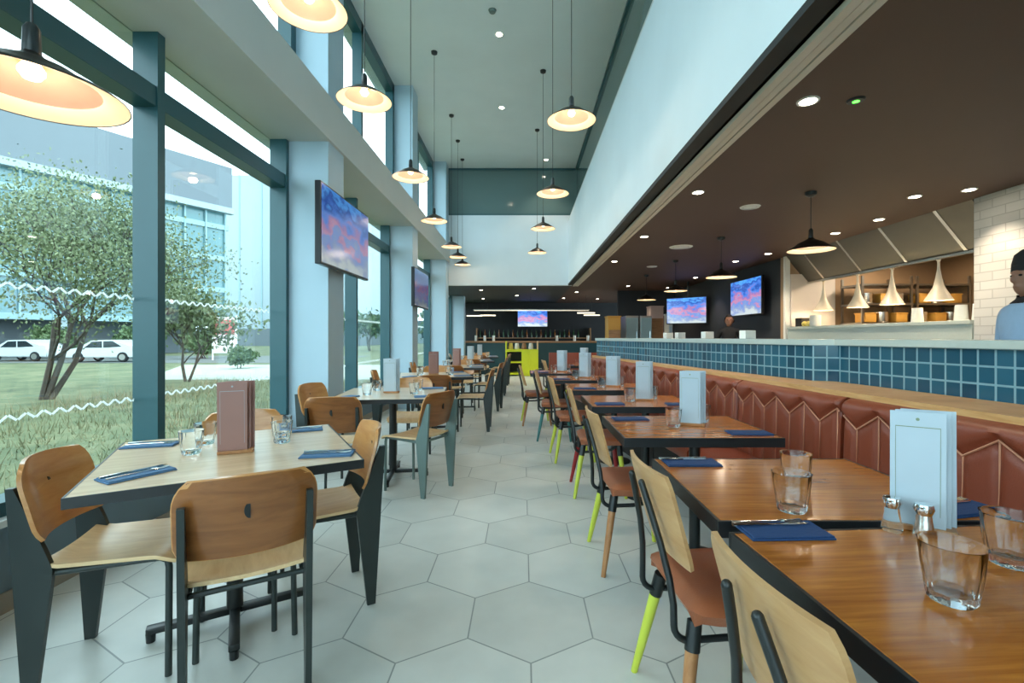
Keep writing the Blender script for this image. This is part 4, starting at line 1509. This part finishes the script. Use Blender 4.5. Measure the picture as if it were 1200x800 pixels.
BOT = tag(MB().lathe([(0, 0), (0.038, 0), (0.038, 0.17), (0.015, 0.22), (0.014, 0.30), (0, 0.30)], 14).build('bottle', 'bottle', None, True), 'b', 'bottle', 'bottles on the far bar shelf')
BOA = tag(MB().lathe([(0, 0), (0.038, 0), (0.038, 0.17), (0.015, 0.22), (0.014, 0.30), (0, 0.30)], 14).build('bottle', 'bottle_amber', None, True), 'b', 'bottle', 'bottles on the far bar shelf')
for k in range(22):
    x = -1.65 + k * 0.18
    amber = k % 3 == 1
    place_mesh(BOA if amber else BOT, (x, 18.12, 1.2405), '%s bottle on the shelf behind the far bar' % ('amber' if amber else 'dark green'), '%s bottles on the far bar shelf' % ('amber' if amber else 'dark green'))
WH = tag(MB().lathe([(0, 0), (0.05, 0), (0.055, 0.22), (0, 0.22)], 14).build('menu_holder', 'white_plastic', None, True), 'w', 'holder', 'white holders on the far bar')
for k, x in enumerate((-1.6, -1.3, -1.0, 1.15, 1.75, 2.2)):
    place_mesh(WH, (x, 15.95, 1.1205), 'white cylinder standing on the far bar, %s from the left' % ['first', 'second', 'third', 'fourth', 'fifth', 'sixth'][k], None, 0, 0.85)
lin_ = thing('linear_lamp', 'long thin pale linear lamp hanging over the far bar', 'lamp', (0.25, 15.6, 2.13), 0)
MB().box(-1.9, 1.95, -0.03, 0.03, 0.012, 0.05, 0.004).build('housing', 'steel', lin_)
MB().box(-1.88, 1.93, -0.025, 0.025, 0.0, 0.012).build('diffuser', 'strip', lin_)
for x in (-1.6, 0.0, 1.6):
    MB().tube([(x, 0, 0.05), (x, 0, ZL - 2.13)], 0.004, 6).build('hanger', 'black_metal', lin_)
SL = thing('bar_lamp', 's', 'lamp', (0, 0, 0), 0, 'short pale lamps over the far bar')
MB().box(-0.28, 0.28, -0.03, 0.03, 0, 0.04, 0.004).build('diffuser', 'strip', SL)
MB().tube([(0, 0, 0.04), (0, 0, 0.60)], 0.004, 6).build('hanger', 'black_metal', SL)
for k, (x, y) in enumerate(((-1.25, 16.6), (2.0, 14.9), (2.4, 16.4), (-1.75, 16.9))):
    place_tree(SL, (x, y, ZL - 0.60), 0, 'short pale linear lamp over the far bar, %s' % ['left inner', 'right front', 'right rear', 'far left'][k])


# ------------------------------------------------------------------ people
def skin_body(verts, edges, radii, extra=None, voxel=0.012):
    """one continuous body: skinned skeleton plus head and hand forms, fused by a voxel remesh"""
    me = bpy.data.meshes.new('tmp')
    me.from_pydata(verts, edges, [])
    ob = bpy.data.objects.new('tmp', me)
    COL.objects.link(ob)
    sk = ob.modifiers.new('s', 'SKIN')
    sk.use_smooth_shade = True
    for i, r in enumerate(radii):
        rr = r if isinstance(r, tuple) else (r, r)
        me.skin_vertices[0].data[i].radius = rr
    me.skin_vertices[0].data[0].use_root = True
    sub = ob.modifiers.new('u', 'SUBSURF')
    sub.levels = 2
    dg = bpy.context.evaluated_depsgraph_get()
    dg.update()
    m1 = bpy.data.meshes.new_from_object(ob.evaluated_get(dg))
    bm = bmesh.new()
    bm.from_mesh(m1)
    if extra:
        mb = MB()
        extra(mb)
        tmp = bpy.data.meshes.new('x')
        mb.bm.to_mesh(tmp)
        mb.bm.free()
        bm.from_mesh(tmp)
        bpy.data.meshes.remove(tmp)
    me2 = bpy.data.meshes.new('tmp2')
    bm.to_mesh(me2)
    bm.free()
    ob2 = bpy.data.objects.new('tmp2', me2)
    COL.objects.link(ob2)
    rm = ob2.modifiers.new('r', 'REMESH')
    rm.mode = 'VOXEL'
    rm.voxel_size = voxel
    rm.use_smooth_shade = True
    sm = ob2.modifiers.new('m', 'SMOOTH')
    sm.factor = 0.5
    sm.iterations = 2
    dg = bpy.context.evaluated_depsgraph_get()
    dg.update()
    out = bpy.data.meshes.new_from_object(ob2.evaluated_get(dg))
    bpy.data.objects.remove(ob2)
    bpy.data.objects.remove(ob)
    return out


def clothing(body, name, m, parent, test, push=0.008):
    bm = bmesh.new()
    bm.from_mesh(body)
    bm.normal_update()
    kill = [f for f in bm.faces if not test(f.calc_center_median())]
    bmesh.ops.delete(bm, geom=kill, context='FACES')
    for v in bm.verts:
        v.co += v.normal * push
    me = bpy.data.meshes.new(name)
    for f in bm.faces:
        f.smooth = True
    bm.to_mesh(me)
    bm.free()
    me.materials.append(MT[m])
    o = bpy.data.objects.new(name, me)
    COL.objects.link(o)
    o.parent = parent
    return o


def make_person(label, loc, rz, H, shirt_m, cap=False):
    """standing, faces local -y, forearms forward as if working at a counter"""
    k = H / 1.75
    o = thing('person', label, 'person', loc, rz)
    V, E, R = [], [], []

    def add(p, r, to=None):
        V.append(tuple(c * k for c in p))
        R.append((r[0] * k, r[1] * k) if isinstance(r, tuple) else r * k)
        if to is not None:
            E.append((to, len(V) - 1))
        return len(V) - 1
    pel = add((0, 0.01, 0.95), (0.155, 0.11))
    wai = add((0, 0.0, 1.10), (0.14, 0.10), pel)
    che = add((0, -0.01, 1.28), (0.16, 0.115), wai)
    shl = add((0, 0.0, 1.42), (0.13, 0.085), che)
    nk = add((0, 0.0, 1.50), 0.055, shl)
    add((0, -0.015, 1.57), 0.05, nk)
    for s in (-1, 1):
        a = add((s * 0.165, 0.0, 1.415), 0.056, shl)
        b = add((s * 0.225, 0.02, 1.27), 0.043, a)
        c = add((s * 0.245, 0.02, 1.12), 0.037, b)
        d = add((s * 0.20, -0.12, 1.10), 0.033, c)
        e = add((s * 0.13, -0.24, 1.10), 0.028, d)
        add((s * 0.115, -0.27, 1.10), 0.026, e)
        a = add((s * 0.09, 0.01, 0.86), 0.088, pel)
        b = add((s * 0.10, 0.0, 0.50), 0.058, a)
        c = add((s * 0.10, 0.02, 0.30), 0.052, b)
        d = add((s * 0.10, 0.03, 0.08), 0.036, c)
        e = add((s * 0.105, -0.05, 0.04), 0.040, d)
        add((s * 0.11, -0.15, 0.03), 0.030, e)

    def extra(mb):
        h = 1.64
        mb.ball((0, -0.005 * k, h * k), 0.073 * k, 0.092 * k, 0.112 * k, 24, 18)
        mb.ball((0, -0.035 * k, (h - 0.06) * k), 0.052 * k, 0.058 * k, 0.062 * k, 18, 12)       # jaw
        mb.ball((0, -0.098 * k, (h - 0.018) * k), 0.013 * k, 0.022 * k, 0.026 * k, 12, 8)        # nose
        mb.ball((0, -0.088 * k, (h - 0.062) * k), 0.024 * k, 0.012 * k, 0.009 * k, 12, 8)        # mouth
        mb.ball((0, -0.085 * k, (h + 0.024) * k), 0.045 * k, 0.016 * k, 0.010 * k, 12, 8)        # brow
        for s in (-1, 1):
            mb.ball((s * 0.074 * k, 0.0, (h - 0.012) * k), 0.012 * k, 0.02 * k, 0.031 * k, 10, 8)
            # palm, four fingers, thumb
            w = Vector((s * 0.115, -0.27, 1.10))
            mb.ball(tuple((w + Vector((-s * 0.012, -0.045, -0.004))) * k), 0.036 * k, 0.046 * k, 0.018 * k, 12, 8)
            for q in range(4):
                bx = w + Vector((s * (0.016 - 0.019 * q), -0.082 + 0.004 * abs(q - 1.5), -0.004))
                L = (0.050, 0.062, 0.066, 0.056)[3 - q]
                p1 = bx + Vector((-s * 0.004, -L * 0.55, -0.012))
                p2 = p1 + Vector((-s * 0.003, -L * 0.35, -0.028))
                mb.tube([bx * k, p1 * k, p2 * k], [0.0095 * k, 0.009 * k, 0.0075 * k], 8)
            t0 = w + Vector((-s * 0.036, -0.03, 0.0))
            mb.tube([t0 * k, (t0 + Vector((-s * 0.022, -0.03, -0.006))) * k, (t0 + Vector((-s * 0.026, -0.058, -0.014))) * k], [0.012 * k, 0.0105 * k, 0.008 * k], 8)
    bm_ = skin_body(V, E, R, extra, 0.007)
    bm_.materials.clear()
    bm_.materials.append(MT['skin'])
    body = bpy.data.objects.new('body', bm_)
    COL.objects.link(body)
    body.parent = o
    for s in (-1, 1):
        MB().ball((s * 0.030 * k, -0.086 * k, 1.645 * k), 0.010 * k, 0.009 * k, 0.007 * k, 10, 8).build('eye', 'eye', body, True)
    # clothing follows the body
    clothing(bm_, 'shirt', shirt_m, o, lambda c: 0.93 * k < c.z < 1.49 * k and not (c.y < -0.215 * k), 0.010)
    clothing(bm_, 'collar', 'darkcloth' if cap else shirt_m, o, lambda c: 1.47 * k < c.z < 1.525 * k and abs(c.x) < 0.12, 0.014)
    clothing(bm_, 'trousers', 'trouser', o, lambda c: 0.09 * k < c.z < 0.97 * k and abs(c.x) < 0.2 * k, 0.009)
    clothing(bm_, 'shoes', 'rubber', o, lambda c: c.z < 0.10 * k, 0.010)
    clothing(bm_, 'hair', 'hair', o, lambda c: c.z > 1.60 * k and (c.z > 1.70 * k or c.y > (-0.02 + 0.5 * (1.64 * k - c.z) * 0) and c.y > -0.03), 0.012)
    if cap:
        MB().lathe([(0, 0.135), (0.05, 0.13), (0.082, 0.10), (0.094, 0.045), (0.096, 0.0), (0.088, 0.0), (0.085, 0.05), (0, 0.12)], 24, (0, 0.004 * k, 1.672 * k)).build('cap', 'darkcloth', o, True)
    return o


make_person('person in pale blue shirt and dark cap working behind the counter at the right edge', (3.02, 2.78, 0.0), math.radians(-100), 1.72, 'shirt', True)
make_person('person in black standing at the back of the servery below the angled television', (3.95, 9.0, 0.0), math.radians(-25), 1.68, 'darkcloth')

# ------------------------------------------------------------------ outside
GZ = -0.35
struct(MB().box(-120, -2.63, -60, 150, GZ - 0.3, GZ), 'ground_outside', 'grass')
struct(MB().box(-60, -13, 29, 40, GZ, GZ + 0.02), 'ground_car_park', 'asphalt')
struct(MB().prism([(-14.3, 17.6), (-4, 17.6), (-8, 27), (-19.5, 27)], lambda a, b, d: (a, b, d), GZ, GZ + 0.015), 'ground_path', 'path')
# rough grass near the glass: nobody could count the blades
mb = MB()
rg = random.Random(3)
for _ in range(15000):
    t = rg.random() ** 1.5
    x = -2.8 - 8.2 * t
    y = rg.uniform(-0.5, 17)
    h = rg.uniform(0.05, 0.22) * (1 + 0.5 * math.sin(x * 1.3) * math.cos(y * 0.9))
    a = rg.uniform(0, PI)
    wv = 0.006 + 0.004 * t
    lx, ly = rg.uniform(-.08, .08), rg.uniform(-.08, .08)
    d = (math.cos(a) * wv, math.sin(a) * wv)
    mb.bm.faces.new([mb.bm.verts.new(p) for p in ((x - d[0], y - d[1], GZ), (x + d[0], y + d[1], GZ), (x + lx, y + ly, GZ + h))])
g = mb.build('tall_grass', 'blade_grass', None, recalc=False)
tag(g, 'rough uncut grass growing outside the window wall', 'grass')
g['kind'] = 'stuff'
mb = MB()
for _ in range(5000):
    t = rg.random()
    x = -2.9 - 8.0 * t
    y = rg.uniform(-0.5, 16)
    if math.sin(x * 0.9 + 1.3 * math.sin(y * 0.7)) * math.cos(y * 0.8) < 0.05:
        continue
    h = rg.uniform(0.15, 0.5)
    a = rg.uniform(0, PI)
    d = (math.cos(a) * .006, math.sin(a) * .006)
    lx, ly = rg.uniform(-.25, .25), rg.uniform(-.25, .25)
    mb.bm.faces.new([mb.bm.verts.new(p) for p in ((x - d[0], y - d[1], GZ), (x + d[0], y + d[1], GZ), (x + lx, y + ly, GZ + h))])
dg_ = mb.build('dry_stalks', 'dry_grass', g, recalc=False)
dg_['kind'] = 'stuff'


def make_tree(label, x, y, H, spread, n_leaf, leaf, seed, leaf_size=0.09, name='tree', zlow=0.25):
    r = random.Random(seed)
    o = thing(name, label, 'tree', (x, y, GZ))
    wb_ = MB()
    tips = []

    def grow(p, d, L, rad, lev):
        q = p + d * L
        mid = (p + q) / 2 + Vector((r.uniform(-.06, .06), r.uniform(-.06, .06), 0)) * L
        wb_.tube([p, mid, q], [rad, rad * .85, rad * .68], 6 if lev < 2 else 4)
        tips.append((q, lev))
        if lev >= 4:
            return
        for _ in range(3 if lev < 3 else 2):
            nd = (d + Vector((r.uniform(-1, 1) * spread, r.uniform(-1, 1) * spread, r.uniform(-0.25, 0.6)))).normalized()
            grow(q if r.random() < .7 else mid, nd, L * r.uniform(0.6, 0.85), rad * .6, lev + 1)
    nst = 3
    for k in range(nst):
        grow(Vector((r.uniform(-.15, .15), r.uniform(-.15, .15), -0.02)), Vector((r.uniform(-.35, .35), r.uniform(-.35, .35), 1)).normalized(), H * zlow, H * 0.009, 0)
    wb_.build('trunk', 'bark', o, True)
    lb = MB()
    ends = [t for t, l in tips if l >= 2]
    for _ in range(n_leaf):
        c = r.choice(ends) + Vector((r.gauss(0, 1), r.gauss(0, 1), r.gauss(0, 0.8))) * H * 0.055
        if c.z < 0.15:
            continue
        s = leaf_size * r.uniform(0.6, 1.3)
        m = Euler((r.uniform(0, 6), r.uniform(0, 6), r.uniform(0, 6))).to_matrix()
        lb.bm.faces.new([lb.bm.verts.new(c + m @ Vector(p) * s) for p in ((-.5, 0, 0), (0, -.28, .05), (.5, 0, 0), (0, .28, .05))])
    lb.build('foliage', leaf, o, recalc=False)
    return o


make_tree('bushy spring tree with bare branches outside the first window', -12.2, 12.0, 8.2, 1.0, 22000, 'leaf', 5, 0.09)
make_tree('loose green tree outside the second window pane', -12.2, 17.0, 5.0, 0.9, 3500, 'leaf', 9, 0.17)
make_tree('leafy tree at the left picture edge outside the glass', -21.5, 14.5, 8.6, 1.0, 12000, 'leaf', 12, 0.12)
for k, (x, y, h, w_) in enumerate(((-35.0, 35.2, 4.8, 'behind and between the parked cars'), (-29.0, 35.6, 4.8, 'behind the car beside the first mullion'), (-23.8, 35.0, 4.2, 'right of the parked cars'), (-14.5, 24, 2.0, 'beside the banner'))):
    make_tree('dense green shrub %s' % w_, x, y, h, 1.35, 4200, 'leaf_dark', 30 + k, 0.30 if h > 3 else 0.17, 'shrub', 0.17)
for k, (x, y, H, w_) in enumerate(((-24, 50, 6.0, 'first'), (-18, 55, 7.0, 'second'), (-30, 75, 8.0, 'third'), (-11, 60, 6.5, 'fourth'))):
    make_tree('distant green tree beyond the path, %s from the left' % w_, x, y, H, 1.0, 1800, 'leaf_dark', 50 + k, 0.5)


def make_car(label, loc, rz):
    o = thing('parked_car', label, 'car', loc, rz, 'white cars parked outside')
    prof = [(-2.1, 0.30), (-2.12, 0.62), (-1.95, 0.82), (-1.25, 0.90), (-0.55, 1.38), (0.75, 1.42), (1.55, 1.0), (2.05, 0.92), (2.12, 0.6), (2.1, 0.3)]
    mb = MB().prism(prof, lambda a, b, d: (a, d, b), -0.85, 0.85)
    bmesh.ops.bevel(mb.bm, geom=[e for e in mb.bm.edges], offset=0.05, segments=2, affect='EDGES')
    mb.build('body', 'car_white', o, True, 50)
    for s in (-1, 1):
        MB().prism([(-0.95, 0.92), (-0.45, 1.30), (0.10, 1.33), (0.10, 0.92)], lambda a, b, d: (a, s * 0.852 + d, b), -0.006, 0.006).build('window', 'car_glass', o)
        MB().prism([(0.18, 0.92), (0.18, 1.33), (0.72, 1.34), (1.25, 0.98)], lambda a, b, d: (a, s * 0.852 + d, b), -0.006, 0.006).build('window', 'car_glass', o)
    MB().prism([(-1.22, 0.93), (-0.58, 1.36), (-0.56, 1.37), (-1.20, 0.945)], lambda a, b, d: (a, d, b + 0.012), -0.7, 0.7).build('windscreen', 'car_glass', o)
    for x in (-1.3, 1.3):
        for s in (-1, 1):
            m = Matrix.Rotation(PI / 2, 3, 'X')
            w_ = MB().lathe([(0, -0.1), (0.28, -0.1), (0.32, -0.06), (0.32, 0.06), (0.28, 0.1), (0, 0.1)], 20, (x, s * 0.80, 0.32), m).build('wheel', 'rubber', o, True)
            MB().lathe([(0, -0.105), (0.19, -0.105), (0.19, 0.105), (0, 0.105)], 14, (x, s * 0.80, 0.32), m).build('hub', 'steel', w_, True)
    return o


CAR = make_car('c', (0, 0, 0), 0)
for (x, y, r, w_) in ((-26.8, 30.5, 0.1, 'seen beside the first mullion'), (-33.2, 31.5, 0.0, 'at the left picture edge')):
    place_tree(CAR, (x, y, GZ + 0.02), r, 'white parked car %s' % w_)

# office building with a grey top band and glass storeys
ob_ = thing('office_building', 'long office building with grey top band and teal glass storeys beyond the car park', 'building', (-31.0, 50.0, GZ))
dirv = Vector((-0.50, -0.866, 0))
nrm = Vector((0.866, -0.50, 0))


def obp(s, out, z):
    p = dirv * s + nrm * out
    return (p.x, p.y, z)


Hb = 19.6
L_ = 62
MB().prism([(0, -14), (L_, -14), (L_, 0), (0, 0)], lambda a, b, d: obp(a, b, d), Hb * 0.775, Hb).build('parapet', 'facade', ob_)
MB().prism([(0, -0.3), (L_, -0.3), (L_, 0.45), (0, 0.45)], lambda a, b, d: obp(a, b, d), Hb * 0.745, Hb * 0.775).build('cornice', 'facade_pale', ob_)
MB().prism([(0.4, -13.8), (L_, -13.8), (L_, -0.4), (0.4, -0.4)], lambda a, b, d: obp(a, b, d), 3.2, Hb * 0.775).build('glass_wall', 'facade_glass', ob_)
MB().prism([(2.0, -13), (L_, -13), (L_, -3.4), (2.0, -3.4)], lambda a, b, d: obp(a, b, d), 0, 3.2).build('ground_storey', 'facade', ob_)
for z in (3.0, 6.3, 9.6, 12.9):
    MB().prism([(0.2, -13.9), (L_, -13.9), (L_, -0.2), (0.2, -0.2)], lambda a, b, d: obp(a, b, d), z, z + 0.5).build('floor_band', 'facade_fin', ob_)
for k in range(32):
    s_ = 0.5 + k * 1.9
    MB().prism([(s_, -0.42), (s_ + 0.14, -0.42), (s_ + 0.14, -0.15), (s_, -0.15)], lambda a, b, d: obp(a, b, d), 3.2, Hb * 0.745).build('fin', 'facade_fin', ob_)
for k in range(8):
    s_ = 1.0 + k * 6
    MB().prism([(s_, -0.9), (s_ + 0.7, -0.9), (s_ + 0.7, -0.3), (s_, -0.3)], lambda a, b, d: obp(a, b, d), 0, 3.2).build('pillar', 'facade_pale', ob_)
# pale plain building further back
pb = thing('pale_building', 'tall plain pale blue-white building behind the office building', 'building', (-50, 88, GZ))
MB().box(-8, 18, 0, 20, 3.2, 32).build('tower', 'facade_pale', pb)
MB().box(-10, 20, -1.5, 20, 0, 3.2).build('base_storey', 'facade', pb)
for k in range(6):
    MB().box(-7.5 + k * 4.2, -7.3 + k * 4.2, -0.1, 0, 3.2, 32).build('panel_joint', 'facade_fin', pb)
lb_ = thing('low_building', 'long low pale building seen through the windows past the first column', 'building', (-25, 120, GZ))
MB().box(-10, 22, 0, 12, 0, 5.0).build('wall', 'facade_pale', lb_)
MB().box(-10.5, 22.5, -0.6, 12.5, 5.0, 5.8).build('roof', 'facade', lb_)
for k in range(8):
    MB().box(-8.5 + k * 3.8, -6.3 + k * 3.8, -0.08, 0.0, 1.4, 3.6).build('window', 'car_glass', lb_)
bn = thing('banner_sign', 'pale banner with red print on two posts near the office building', 'sign', (-20.6, 32.4, GZ))
MB().box(-0.8, 0.8, -0.04, 0.04, 0.5, 3.0, 0.01).build('panel', 'banner', bn)
MB().box(-0.7, 0.7, -0.055, -0.041, 1.8, 2.8).build('printed_panel', 'banner_red', bn)
for s_ in (-0.82, 0.82):
    MB().tube([(s_, 0, 0), (s_, 0, 3.1)], 0.05, 8).build('post', 'white_plastic', bn)
